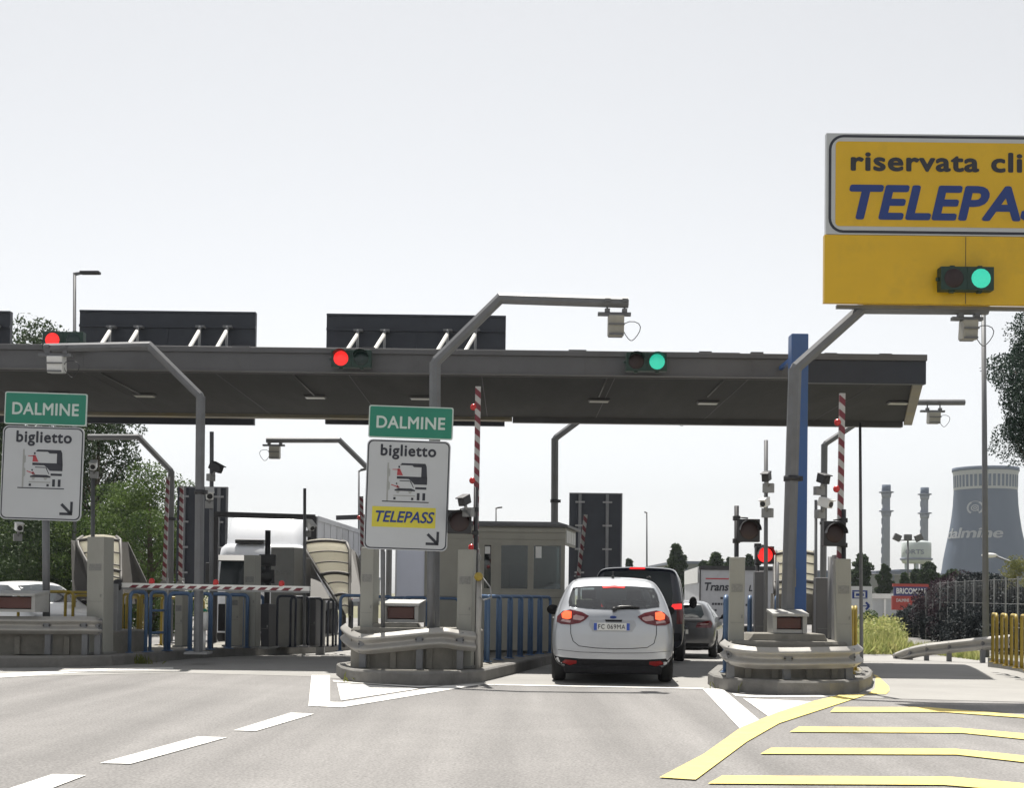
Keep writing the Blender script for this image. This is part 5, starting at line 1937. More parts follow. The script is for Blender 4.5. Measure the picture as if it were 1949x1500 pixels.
def hatch(loc, rz, paint, name, label, lamps, hs=1.0, front=False):
    t = thing(name, label, 'car', loc, rz)
    st = [(y, zb, wb, wm, zm * hs, ws, zs * hs, wr, zt * hs) for (y, zb, wb, wm, zm, ws, zs, wr, zt) in HATCH]
    me, bvh = shell(st, paint)
    add_mesh('body', me, t)
    k = hs
    conform(bvh, [(-.56, 1.0 * k), (.56, 1.0 * k), (.62, 1.08 * k), (.53, 1.30 * k), (0, 1.32 * k), (-.53, 1.30 * k), (-.62, 1.08 * k)], 'rear', .005, .07).build('rear_window', m_darkglass, t, local=True, fix=False)
    for s_ in (1, -1):
        f = (lambda p: p) if s_ == 1 else mirror_poly
        tl = conform(bvh, f([(.44, .76 * k), (.80, .76 * k), (.83, .86 * k), (.78, .93 * k), (.48, .88 * k)]), 'rear', .012, .05).build('tail_light', m_tail, t, local=True, fix=False)
        conform(bvh, f([(.55, .83 * k), (.74, .84 * k), (.74, .86 * k), (.55, .85 * k)]), 'rear', .018, .03).build('clear_lens', m_tailclr, tl, local=True, fix=False)
        hl = conform(bvh, f([(.45, .62 * k), (.72, .62 * k), (.76, .70 * k), (.66, .74 * k), (.48, .70 * k)]), 'front', .01, .05).build('headlight', m_headl, t, local=True, fix=False)
    conform(bvh, [(-.58, 1.0 * k), (.58, 1.0 * k), (.50, 1.32 * k), (0, 1.36 * k), (-.50, 1.32 * k)], 'front', .006, .08).build('windscreen', m_darkglass, t, local=True, fix=False)
    conform(bvh, [(-.40, .42), (.40, .42), (.44, .58 * k), (-.44, .58 * k)], 'front', .008, .08).build('grille', m_valance, t, local=True, fix=False)
    conform(bvh, [(-.78, .20), (.78, .20), (.84, .38), (-.84, .38)], 'rear', .008, .08).build('lower_bumper', m_valance, t, local=True, fix=False)
    ph = MB()
    l_, n_, _, _ = bvh.ray_cast(Vector((0, -3, .66 * k)), Vector((0, 1, 0)))
    ph.box((0, l_.y - .012, .66 * k), (.52, .012, .11)).build('number_plate', m_plate, t, local=True)
    MB().box((0, l_.y - .02, .79 * k), (.5, .02, .025)).ball((0, l_.y - .02, .86 * k), .045, 10, 6, sq=(1, .4, 1)).build('trim', m_chrome, t, local=True)
    for v, sx in (('right', 1), ('left', -1)):
        conform(bvh, [(.70, 1.02 * k), (1.6, 1.0 * k), (2.9, .99 * k), (2.55, 1.24 * k), (2.1, 1.33 * k), (1.4, 1.34 * k), (.95, 1.27 * k)], v, .006, .1).build('side_window', m_darkglass, t, local=True, fix=False)
        MB().ball((sx * .95, 2.72, 1.0 * k), .10, 12, 8, sq=(.95, .55, .7)).tube([(sx * .82, 2.78, .95 * k), (sx * .92, 2.75, .97 * k)], .03, 6).build('mirror', m_valance, t, local=True)
        for wy in (.80, 3.38):
            arch = [(wy + .38 * math.cos(R(a)), .31 + .38 * math.sin(R(a))) for a in range(0, 181, 15)] + [(wy - .38, .2), (wy + .38, .2)]
            conform(bvh, arch, v, .004, .08).build('wheel_arch', m_valance, t, local=True, fix=False)
            wheel(t, sx * .80, wy, .31, .2)
    MB().box((0, 1.9, .25), (1.4, 3.0, .1)).build('underbody', m_dark, t, local=True)
    return t


m_headl = mat('headlight_glass', (.55, .57, .60), .08, .3, .2, 30, coat=.6)
Yg = 32.2
xg = U(1362, 1220, Yg).x - .93
hatch(Vector((xg, Yg, gz(Yg) + .004)), -R(13), m_greycar, 'grey_car', 'dark grey hatchback half hidden between dark van and right island', True, 1.0)
# white car in the opposite lane at the left edge
Yw = 29.5
q = U(40, 1180, Yw)
hatch(Vector((q.x - 1.55, Yw + 2.9, gz(Yw) + .004)), R(-140), m_whitecar, 'white_car', 'white car in the exit lane behind the grey lamp hood at the left edge', False, 1.13)

# ---- lorries
m_cabwhite = mat('lorry_cab_white', (.74, .76, .80), .35, 0, .04, 2, dirt=(.5, .5, .5), dscale=1.2, damt=.3)
m_tarp = mat('grey_trailer_tarp', (.44, .45, .48), .55, 0, .12, .8, dirt=(.24, .24, .25), dscale=.7, damt=.5)
m_box = mat('pale_trailer_box', (.50, .53, .62), .5, 0, .07, .6, dirt=(.36, .38, .44), dscale=.6, damt=.4)
Yt = 38.0
a, b = U(410, 1100, Yt), U(577, 1100, Yt)
xa, xb = a.x, b.x
zz = lambda y: U(490, y, Yt).z
t = thing('white_lorry', 'white articulated lorry with roof fairing and grey trailer facing the camera', 'lorry', (xa, Yt, gz(Yt)))
W_ = xb - xa
zc, zf, zw1_, zw0_ = zz(1036), zz(976), zz(1066), zz(1118)
mb = MB()
lean = .18


def loft(mb, secs, m=0):
    """secs: (z, x0, x1, y0, y1, r) rounded rectangles stacked upwards"""
    rows = []
    for z, x0, x1, y0, y1, r in secs:
        rows.append([Vector(((x0 + x1) / 2 + p[0], (y0 + y1) / 2 + p[1], z)) for p in rrect(x1 - x0, y1 - y0, r, 4)])
    mb.grid(rows, m, True, True)
    mb.add(rows[0], [list(range(len(rows[0])))], m)
    mb.add(rows[-1], [list(range(len(rows[-1])))], m)


loft(mb, [(gz(Yt) + .35, xa, xb, Yt, Yt + 2.2, .15), (zw0_, xa, xb, Yt, Yt + 2.2, .18), (zw1_, xa + .03, xb - .03, Yt + .10, Yt + 2.2, .2), (zc - .12, xa + .06, xb - .06, Yt + .18, Yt + 2.2, .25), (zc, xa + .16, xb - .16, Yt + .35, Yt + 2.1, .25)])
cb = mb.build('cab', m_cabwhite, t)
fa = MB()
loft(fa, [(zc - .06, xa + .15, xb - .15, Yt + .42, Yt + 2.15, .3), (zc + .25, xa + .14, xb - .16, Yt + .62, Yt + 2.15, .3), (zf - .22, xa + .14, xb - .20, Yt + 1.0, Yt + 2.15, .3), (zf - .04, xa + .22, xb - .3, Yt + 1.25, Yt + 2.15, .25), (zf, xa + .4, xb - .45, Yt + 1.5, Yt + 2.1, .2)])
fa.build('roof_fairing', m_cabwhite, t)
ws_ = MB().prism([(xa + .10, Yt - .012, zw0_), (xb - .10, Yt - .012, zw0_), (xb - .14, Yt + .085, zw1_ - .02), (xa + .14, Yt + .085, zw1_ - .02)], (0, .02, 0))
ws_.build('windscreen', m_darkglass, t)
MB().prism([(xa + .06, Yt - .03, zw1_ + .10), (xb - .06, Yt - .03, zw1_ + .10), (xb - .06, Yt - .22, zw1_ - .06), (xa + .06, Yt - .22, zw1_ - .06)], (0, .0, .03)).build('sun_visor', m_dark, t)
MB().box2((xa + .5, Yt + .2, zc + .02), (xa + 1.35, Yt + .5, zc + .14)).build('roof_hatch', m_dark, t, bevel=.03)
MB().box2((xa + .1, Yt - .04, gz(Yt) + .4), (xb - .1, Yt - .002, zw0_ - .5)).build('grille', m_valance, t, bevel=.03)
for sx, xx in ((-1, xa), (1, xb)):
    MB().box2((xx + sx * .06, Yt - .05, zw0_ + .1), (xx + sx * .28, Yt + .1, zw1_ - .1)).tube([(xx, Yt + .1, zw1_ - .05), (xx + sx * .17, Yt + .02, zw1_ - .1)], .025, 6).build('mirror', m_dark, t, bevel=.03)
    MB().box2((xx - sx * .5, Yt - .03, gz(Yt) + .7), (xx - sx * .12, Yt - .004, gz(Yt) + .9)).build('headlight', m_headl, t, bevel=.03)
    for yy in (Yt + .7, Yt + 6.5, Yt + 7.6):
        MB().cyl((xx - sx * .32, yy, gz(Yt) + .5), (xx - sx * .02, yy, gz(Yt) + .5), .5, n=22).build('wheel', m_rubber, t)
c0, c1 = U(604, 983, 40.5), U(692, 1004, 50)
zt_ = c0.z
mb = MB()
xr0, xr1 = c0.x, c1.x
wt = 2.5
mb.prism([(xr0 - wt, 40.5, 1.0), (xr0, 40.5, 1.0), (xr1, 50, 1.0), (xr1 - wt, 50, 1.0)], (0, 0, zt_ - 1.0))
tr = mb.build('trailer', m_tarp, t, bevel=.04)
rm = MB()
for k in range(9):
    f = k / 8
    x_, y_ = xr0 + (xr1 - xr0) * f + .02, 40.5 + 9.5 * f
    rm.box((x_ - .012, y_, (zt_ + 1) / 2), (.02, .06, zt_ - 1.1))
rm.prism([(xr0 + .002, 40.5, zt_ - .14), (xr1 + .002, 50, zt_ - .14), (xr1 + .04, 50, zt_ - .14), (xr0 + .04, 40.5, zt_ - .14)], (0, 0, .15))
rm.prism([(xr0 + .002, 40.5, 1.0), (xr1 + .002, 50, 1.0), (xr1 + .04, 50, 1.0), (xr0 + .04, 40.5, 1.0)], (0, 0, .15))
rm.build('rib', m_tarp, tr)
MB().box2((xr0 - wt + .2, 41, .7), (xr0 - .2, 49.5, .98)).build('chassis', m_dark, t)

# box lorry rear seen under the middle sign
Yx = 50.0
a, b = U(752, 1100, Yx), U(836, 1100, Yx)
zt_, zb_ = U(800, 1010, Yx).z, U(800, 1140, Yx).z
t = thing('box_lorry', 'pale blue grey lorry rear seen below the middle sign', 'lorry', (a.x, Yx, gz(Yx)))
mb = MB().box2((a.x, Yx, zb_), (b.x + .6, Yx + 7, zt_))
mb.build('box', m_box, t, bevel=.04)
fm = MB()
for xx in (a.x, a.x + (b.x - a.x + .6) / 2 - .03, b.x + .54):
    fm.box2((xx, Yx - .03, zb_), (xx + .06, Yx - .003, zt_))
fm.box2((a.x + .063, Yx - .03, zb_), (b.x + .5, Yx - .003, zb_ + .08))
fm.build('door_frame', m_tarp, t)
MB().box2((a.x + .1, Yx - .05, zb_ - .35), (b.x + .5, Yx + .1, zb_ - .2)).box2((a.x + .4, Yx + .2, zb_ - .4), (b.x + .2, Yx + 6.8, zb_ - .002)).build('bumper', m_dark, t)
for xx in (a.x + .15, b.x + .2):
    MB().box((xx, Yx - .06, zb_ - .27), (.3, .02, .1)).build('tail_light', m_tail, t)
    MB().cyl((xx - .1, Yx + 1.2, gz(Yx) + .48), (xx + .2, Yx + 1.2, gz(Yx) + .48), .48, n=20).build('wheel', m_rubber, t)
# white van front between the sign posts and the right cabinet
Yx = 40.0
a, b = U(838, 1100, Yx), U(906, 1100, Yx)
zt_ = U(860, 1066, Yx).z
t = thing('white_van', 'white van with red lower front seen left of the right-hand cabinet of middle island', 'van', (a.x, Yx, gz(Yx)))
mb = MB()
xb = a.x + 1.75
loft(mb, [(gz(Yx) + .3, a.x, xb, Yx, Yx + 4.5, .15), (gz(Yx) + 1.0, a.x, xb, Yx, Yx + 4.5, .18), (gz(Yx) + 1.15, a.x + .02, xb - .02, Yx + .5, Yx + 4.5, .18), (zt_ - .1, a.x + .12, xb - .12, Yx + 1.3, Yx + 4.4, .2), (zt_, a.x + .25, xb - .25, Yx + 1.5, Yx + 4.3, .2)])
mb.build('body', m_whitecar, t)
MB().prism([(a.x + .14, Yx + .55, gz(Yx) + 1.2), (xb - .14, Yx + .55, gz(Yx) + 1.2), (xb - .25, Yx + 1.22, zt_ - .16), (a.x + .25, Yx + 1.22, zt_ - .16)], (0, -.05, .03)).build('windscreen', m_darkglass, t)
MB().box2((a.x + .3, Yx - .03, gz(Yx) + .6), (xb - .3, Yx - .004, gz(Yx) + .9)).build('grille', m_valance, t)
MB().box2((a.x + .05, Yx - .06, gz(Yx) + .35), (xb - .05, Yx + .1, gz(Yx) + .58)).build('bumper', m_redp, t, bevel=.03)
for xx in (a.x + .2, xb - .2):
    MB().box((xx, Yx - .01, gz(Yx) + .8), (.25, .04, .2)).build('headlight', m_headl, t, bevel=.02)
    MB().cyl((xx - .1, Yx + .9, gz(Yx) + .33), (xx + .1, Yx + .9, gz(Yx) + .33), .33, n=20).build('wheel', m_rubber, t)

# the lettered trailer at right
Yx = 60.0
a, b = U(1331, 1100, Yx), U(1472, 1100, Yx)
zt_, zb_ = U(1380, 1079, Yx).z, U(1380, 1188, Yx).z
t = thing('lettered_trailer', 'grey box trailer with dark slanted lettering parked beyond the right island', 'trailer', (a.x, Yx, gz(Yx)))
mb = MB()
fx = U(1303, 1100, 72).x
mb.prism([(a.x, Yx, zb_), (b.x, Yx, zb_), (fx + (b.x - a.x), 72, zb_), (fx, 72, zb_)], (0, 0, zt_ - zb_))
bx_ = mb.build('box', m_tarp, t)
MB().box2((a.x - .02, Yx - .06, zt_ - .16), (b.x + .02, Yx - .004, zt_ + .03)).box2((a.x, Yx - .05, zb_), (a.x + .06, Yx - .004, zt_ - .165)).build('frame', m_dark, t)
mb = MB()
mb.prism([(a.x - .003, Yx + .3, zt_ - .75), (fx - .003, 71.8, zt_ - .75), (fx - .04, 71.8, zt_ - .75), (a.x - .04, Yx + .3, zt_ - .75)], (0, 0, .72))
mb.build('side_curtain', m_white, t)
tb = MB()
s = F / Yx
q = U(1341, 1125, Yx)
text(tb, 'Trans', (q.x, Yx - .012, q.z), (1, 0, 0), (0, 0, 1), 46 / s, 16 / s, .03, .2)
tb.build('lettering', m_ink, bx_)
tb = MB()
text(tb, 'L', (U(1425, 1124, Yx).x, Yx - .012, q.z), (1, 0, 0), (0, 0, 1), 7 / s, 12 / s, .03, .2)
tb.build('lettering', m_ink, bx_)
tb = MB()
qa = U(1343, 1103, Yx)
tb.add([(qa.x, Yx - .012, qa.z), (qa.x + 47 / s, Yx - .012, qa.z), (qa.x + 47 / s, Yx - .012, qa.z + 2.4 / s), (qa.x, Yx - .012, qa.z + 2.4 / s)], [(0, 1, 2, 3)])
tb.build('red_bar', m_inkred, bx_)
tb = MB()
for (x0, x1, y) in ((1371, 1388, 1139), (1355, 1388, 1150), (1356, 1364, 1162), (1353, 1366, 1170), (1419, 1428, 1152)):
    q0, q1 = U(x0, y, Yx), U(x1, y, Yx)
    xx = q0.x
    while xx < q1.x - .05:
        w_ = random.uniform(.05, .12)
        tb.box2((xx, Yx - .012, q0.z - .05), (min(xx + w_, q1.x), Yx - .004, q0.z + .05))
        xx += w_ + .03
tb.build('small_print', m_ink, bx_)
for k in range(3):
    MB().cyl((a.x + .6, Yx + 1 + k * 1.3, gz(Yx) + .5), (a.x + .2, Yx + 1 + k * 1.3, gz(Yx) + .5), .5, n=18).build('wheel', m_rubber, t)
MB().box2((a.x + .3, Yx + .3, gz(Yx) + .5), (b.x - .3, Yx + 11, zb_ - .003)).build('chassis', m_dark, t)
HAZE = .00022
# ------------------------------------------------------------------ background structures
m_ctower = mat('cooling_tower_blue', (.060, .088, .140), .8, 0, .06, .05, dirt=(.05, .075, .12), dscale=.06, damt=.5)
m_ctband = mat('cooling_tower_band', (.36, .38, .40), .8, 0, .06, .1)
m_ctwhite = mat('tower_lettering', (.34, .36, .39), .8, 0, .05, .1)
m_chim = mat('chimney_grey', (.20, .225, .29), .8, 0, .1, .2)
m_tank = mat('water_tank_paint', (.42, .47, .47), .7, 0, .08, .3)
Yc = 480.0
s = F / Yc
c = U(1875, 1120, Yc)
zof = lambda y: U(1875, y, Yc).z
PROF = [(88, 1138), (83, 1105), (79, 1085), (77, 1069), (73.5, 1050), (69.5, 1030), (65, 1008), (61.5, 985), (59, 962), (57.6, 934)]
t = thing('cooling_tower', 'blue grey cooling tower with white lettering far behind the exit lane', 'cooling tower', (c.x, Yc, gz(100)))
prof = [(r / s, zof(y)) for r, y in PROF]
prof[0] = (prof[0][0], gz(100))
MB().lathe((c.x, Yc, 0), prof, 72).build('shell', m_ctower, t)
bp = [(57.7, 934), (58, 932.5), (58.6, 905), (60, 898)]
MB().lathe((c.x, Yc, 0), [(57.4 / s, zof(934.3))] + [(r / s, zof(y)) for r, y in bp], 72).build('band', m_ctband, t)
MB().lathe((c.x, Yc, 0), [(60.2 / s, zof(899)), (61 / s, zof(898.5)), (61 / s, zof(892)), (58.5 / s, zof(892)), (58 / s, zof(920))], 72).build('rim', m_ctower, t)
for k in range(44):
    a = 2 * math.pi * (k + .5) / 44
    if math.sin(a) > .25:
        continue
    wv = .045
    rows = []
    for y in (929.5, 907):
        r = ((58.0 if y > 920 else 58.55) + .25) / s
        rows.append([Vector((c.x + r * math.cos(a + d), Yc + r * math.sin(a + d), zof(y))) for d in (-wv, 0, wv)])
    rr = [[Vector((p.x - .3 * math.cos(a), p.y - .3 * math.sin(a), p.z)) for p in q] for q in rows]
    mb = MB()
    mb.grid(rows, 0, False)
    mb.build('opening', m_ctower, t)


def tower_r(z):
    for (r0, z0), (r1, z1) in zip(prof, prof[1:]):
        if z0 <= z <= z1:
            return r0 + (r1 - r0) * (z - z0) / (z1 - z0)
    return prof[-1][0]


def on_tower(a0, z0):
    def fn(u, v, e=0.):
        z = z0 + v
        r = tower_r(z) + .12 + e
        an = a0 + u / r
        return Vector((c.x + r * math.sin(an), Yc - r * math.cos(an), z))
    return fn


tb = MB()
rr = 66 / s
text(tb, 'dalmine', None, None, None, rr * (R(11) + R(96)), 20 / s, .02, 0, 0, .95, on_tower(-R(96), zof(1027)))
tb.build('lettering', m_ctwhite, t)
em = MB()
fn = on_tower(math.asin((1838 - 1875) / 61.0), zof(970))


def arc(mb, cx, cy, r0, r1, a0, a1, n=20):
    vs = []
    for i in range(n + 1):
        a = R(a0 + (a1 - a0) * i / n)
        vs += [fn(cx + r0 * math.cos(a) * 1.25, cy + r0 * math.sin(a)), fn(cx + r1 * math.cos(a) * 1.25, cy + r1 * math.sin(a))]
    mb.add(vs, [(2 * i, 2 * i + 1, 2 * i + 3, 2 * i + 2) for i in range(n)])


k_ = 1 / s
arc(em, 0, 0, 10 * k_, 13 * k_, 60, -60)
arc(em, 0, 0, 10 * k_, 13 * k_, 120, 240)
arc(em, 0, 0, 11.5 * k_, 12.5 * k_, 62, 118)
arc(em, 0, -.5 * k_, 4.5 * k_, 6.2 * k_, 40, 330)
arc(em, 0, -.5 * k_, 1.4 * k_, 2.8 * k_, 0, 360)
em.add([fn(4.6 * k_, 4 * k_), fn(6.2 * k_, 4 * k_), fn(6.8 * k_, -7 * k_), fn(5 * k_, -7 * k_)], [(0, 1, 2, 3)])
em.build('emblem', m_ctwhite, t)


# chimneys
def chimney(px, ytop, rpx, Y, plats, label, lean=0):
    s = F / Y
    a = U(px, ytop, Y)
    b = Vector((U(px - 1.5, 1090, Y).x, Y, gz(100)))
    r = rpx / s
    t = thing('factory_chimney', label, 'chimney', b, 0, 'twin factory chimneys')
    MB().tube([b, b.lerp(a, .9), a], [r * 1.12, r, r * .98], 20).build('shaft', m_chim, t)
    MB().tube([b.lerp(a, .93), a + ZD * .3], r * 1.15, 20).build('collar', m_ctower, t)
    for y in plats:
        z = U(px, y, Y).z
        MB().cyl((a.x, Y, z - .2), (a.x, Y, z + .15), r * 1.9, n=20).cyl((a.x, Y, z - 1.8), (a.x, Y, z - .25), r * 1.15, r * 1.35, n=20).build('platform', m_chim, t)
    ld = MB()
    n = 12
    for k in range(n):
        z0 = b.z + (a.z - b.z) * k / n
        ld.box((b.x + (a.x - b.x) * k / n - r * 1.05, Y - .2, z0 + 1.2), (.5, .5, (a.z - b.z) / n * .62))
    ld.build('ladder_cage', m_chim, t)


chimney(1687, 925, 7.2, 420.0, (937, 973), 'left and taller factory chimney with platforms on the horizon')
chimney(1760, 930, 6.8, 440.0, (941, 977), 'right factory chimney with platforms behind water tank')

# water tank
Yk = 300.0
s = F / Yk
c2 = U(1744, 1055, Yk)
zk = lambda y: U(1744, y, Yk).z
t = thing('water_tower', 'pale water tank on legs beside the right chimney', 'water tower', (c2.x, Yk, gz(100)))
rk = 27.5 / s
MB().lathe((c2.x, Yk, 0), [(.1, zk(1073)), (rk * .9, zk(1073)), (rk, zk(1068)), (rk, zk(1034)), (rk * .85, zk(1031)), (.1, zk(1028))], 40).build('tank', m_tank, t)
MB().lathe((c2.x, Yk, 0), [(rk * 1.06, zk(1067)), (rk * 1.1, zk(1065)), (rk * 1.1, zk(1063)), (rk * 1.0, zk(1063))], 40).build('walkway', m_chim, t)
for k in range(6):
    a = 2 * math.pi * k / 6 + .3
    MB().cyl((c2.x + rk * .75 * math.cos(a), Yk + rk * .75 * math.sin(a), gz(100)), (c2.x + rk * .75 * math.cos(a), Yk + rk * .75 * math.sin(a), zk(1072)), .35, n=8).build('leg', m_tank, t)
tb = MB()


def on_tank(u, v, e=0.):
    an = -R(62) + u / rk
    return Vector((c2.x + (rk + .06) * math.sin(an), Yk - (rk + .06) * math.cos(an), zk(1056) + v))


text(tb, 'ORTS', None, None, None, rk * R(75), 9 / s, .03, 0, 0, 1, on_tank)
tb.build('lettering', m_chim, t)


# ------------------------------------------------------------------ buildings
def building(x0, x1, y0, Y, dep, m, label, name='warehouse', roof=None, cols=0, doors=0, cat='building', base=1245):
    a, b = U(x0, y0, Y), U(x1, y0, Y)
    z0 = gz(Y) - .05
    zt = (a.z + b.z) / 2
    t = thing(name, label, cat, (a.x, Y, z0))
    MB().box2((a.x, Y, z0), (b.x, Y + dep, zt)).build('wall', m, t)
    MB().box2((a.x - .15, Y - .15, zt + .003), (b.x + .15, Y + dep + .15, zt + .28)).build('roof', roof or m_chim, t)
    if cols:
        mb = MB()
        for k in range(1, cols):
            x = a.x + (b.x - a.x) * k / cols
            mb.box2((x - .06, Y - .05, z0), (x + .06, Y - .002, zt - .02))
        mb.build('pilaster', roof or m_chim, t)
    for k in range(doors):
        x = a.x + (b.x - a.x) * (k + .5) / doors
        w = (b.x - a.x) / doors * .5
        MB().box2((x - w / 2, Y - .06, z0 + .05), (x + w / 2, Y - .004, z0 + (zt - z0) * .55)).build('door', m_tarp, t)
    return t


m_bldblue = mat('blue_cladding', (.17, .23, .33), .6, .1, .08, .3, streak=6)
m_bldgrey = mat('grey_cladding', (.24, .25, .25), .7, 0, .08, .3, streak=6)
m_bldbeige = mat('beige_plaster', (.38, .36, .32), .8, 0, .08, .3)
m_bldwhite = mat('pale_plaster', (.46, .48, .49), .8, 0, .06, .4, dirt=(.36, .38, .38), dscale=.6, damt=.5)
building(1500, 1672, 1092, 130, 30, m_bldblue, 'long blue clad warehouse behind the yellow hoops of right island', cols=9)
building(1670, 1716, 1093, 122, 30, m_bldgrey, 'grey clad block right of the blue warehouse', cols=3, doors=1)
building(1715, 1768, 1090, 126, 30, m_bldbeige, 'beige block above the red and blue shop board', cols=2)
building(1768, 1990, 1098, 150, 30, m_bldblue, 'low blue grey shed at the foot of the cooling tower', cols=12, doors=4)
building(1284, 1420, 1074, 140, 30, m_bldgrey, 'wide grey warehouse behind the lettered trailer', cols=6)
building(1662, 1706, 1140, 74, 6, m_bldwhite, 'low white wall building with bright coping left of the shop board', 'wall_building', m_white, 2)
building(1880, 1985, 1150, 90, 8, m_bldwhite, 'low pale building behind yellow hoops of exit lane', 'wall_building', m_bldgrey, 3, 1)
building(560, 690, 1100, 150, 20, m_bldgrey, 'far grey building behind the cream shelter', cols=4)


# ------------------------------------------------------------------ boards
def shop_board(x0, x1, y0, ym, y1, Y):
    s = F / Y
    a, b = U(x0, y0, Y), U(x1, y1, Y)
    zm = U((x0 + x1) / 2, ym, Y).z
    t = thing('shop_board', 'blue and red shop advertising board behind the hedge', 'sign board', (a.x, Y, gz(Y)))
    up = MB().box2((a.x, Y, zm + .003), (b.x, Y + .15, a.z)).build('blue_panel', mat('board_navy', (.05, .055, .17), .5, 0, .06, 1), t)
    MB().box2((a.x - .06, Y - .03, a.z - .02), (b.x + .06, Y + .17, a.z + .12)).box2((b.x + .002, Y - .03, b.z), (b.x + .1, Y + .17, a.z - .022)).build('frame', m_redp2, t)
    lo = MB().box2((a.x - .1, Y, b.z), (b.x, Y + .15, zm)).build('red_panel', m_redp2, t)
    tb = MB()
    text(tb, 'BRICOMAN', (a.x + 4 / s, Y - .012, zm + 4 / s), (1, 0, 0), (0, 0, 1), (x1 - x0 - 8) / s, (ym - y0 - 8) / s, .03)
    tb.build('lettering', m_white, up)
    tb = MB()
    q = U(x0 + 4, 1146, Y)
    text(tb, 'DALMINE', (q.x, Y - .012, q.z), (1, 0, 0), (0, 0, 1), 24 / s, 6 / s, .02)
    tb.build('lettering', m_plate, lo)
    for xx in (a.x + .6, b.x - .6):
        MB().box2((xx - .1, Y + .16, gz(Y)), (xx + .1, Y + .3, a.z - .1)).build('post', m_pole, t)


m_redp2 = mat('board_red', (.40, .06, .05), .5, 0, .08, 1)
shop_board(1702, 1765, 1116, 1135, 1162, 66.0)
Y = 62.0
a, b = U(1612, 1116, Y), U(1660, 1164, Y)
t = thing('arrow_board', 'white board with blue arrow behind the slim lamp pole', 'sign board', (a.x, Y, gz(Y)))
pn = MB().box2((a.x, Y, b.z), (b.x, Y + .1, a.z)).build('panel', m_plate, t)
s = F / Y
mb = MB()
for (x0, x1, y0, y1) in ((1622, 1651, 1124, 1127), (1622, 1626, 1127, 1138), (1647, 1651, 1127, 1138), (1622, 1651, 1138, 1140), (1629, 1644, 1130, 1135), (1640, 1654, 1153, 1155)):
    p, q = U(x0, y0, Y), U(x1, y1, Y)
    mb.box2((p.x, Y - .012, q.z), (q.x, Y - .003, p.z))
for sg_ in (1, -1):
    p, q = U(1654.5, 1154, Y), U(1648, 1154 + sg_ * 7, Y)
    d = (q - p).normalized()
    n_ = Vector((-d.z, 0, d.x)) * .05
    mb.prism([p + n_ + Vector((0, -.012, 0)), p - n_ + Vector((0, -.012, 0)), q - n_ + Vector((0, -.012, 0)), q + n_ + Vector((0, -.012, 0))], (0, .009, 0))
mb.build('arrow', m_inkblue, pn)
for xx in (a.x + .2, b.x - .2):
    MB().box2((xx - .06, Y + .101, gz(Y)), (xx + .06, Y + .2, a.z)).build('post', m_pole, t)


def dark_board(x0, x1, y0, y1, Y, label, rails, ybase):
    s = F / Y
    a, b = U(x0, y0, Y), U(x1, y1, Y)
    t = thing('rear_board', label, 'sign board', (a.x, Y, gz(Y)), 0, 'tall boards seen from behind')
    MB().box2((a.x, Y, b.z), (b.x, Y + .12, a.z)).build('panel', m_board, t)
    for px in rails:
        x = U(px, y0, Y).x
        r_ = MB().box2((x - .05, Y - .10, gz(Y)), (x + .05, Y - .003, a.z - .03)).build('post', m_pole, t)
        cl = MB()
        for f in (.1, .35, .6, .85):
            z = a.z - (a.z - b.z) * f
            cl.box2((x - .16, Y - .12, z - .03), (x + .16, Y - .101, z + .03))
        cl.build('clamp', m_galv, r_)
    MB().box2((a.x, Y - .02, a.z - .04), (b.x, Y - .003, a.z)).box2((b.x - .05, Y - .02, b.z), (b.x, Y - .003, a.z - .042)).build('edge', m_pole, t)


dark_board(1084, 1183, 938, 1118, 45.0, 'tall dark board seen from behind above the dark van', (1104, 1156), 1118)
dark_board(338, 430, 926, 1120, 42.0, 'tall dark board seen from behind at the right of left gantry pole', (352, 418), 1120)
q = U(1189, 1030, 45)
# portal beam over the lorry
Y = 35.0
a, b = U(405, 979, Y), U(600, 985, Y)
t = thing('height_portal', 'dark horizontal height portal beam above the white lorry', 'portal', (a.x, Y, gz(Y)))
MB().tube([a, b], .10, 4, sm=False, ph=R(45)).build('beam', m_black, t)
MB().box2((b.x - .18, Y - .1, b.z - .75), (b.x + .05, Y + .1, b.z + .02)).build('end_box', m_black, t)
for xx, p in ((a.x + .1, a), (b.x - .07, b)):
    MB().box2((xx - .06, Y - .05, gz(Y) + IZ), (xx + .06, Y + .05, p.z - (.08 if p is a else .76))).build('post', m_black, t)
a, b = U(640, 986, 46), U(696, 984, 46)
t = thing('height_portal', 'short dark portal beam just left of the middle sign', 'portal', (a.x, 46, gz(46)))
MB().tube([a, b], .11, 4, sm=False, ph=R(45)).build('beam', m_black, t)
MB().box2((b.x - .1, 45.9, gz(46)), (b.x + .1, 46.1, b.z - .1)).build('post', m_black, t)


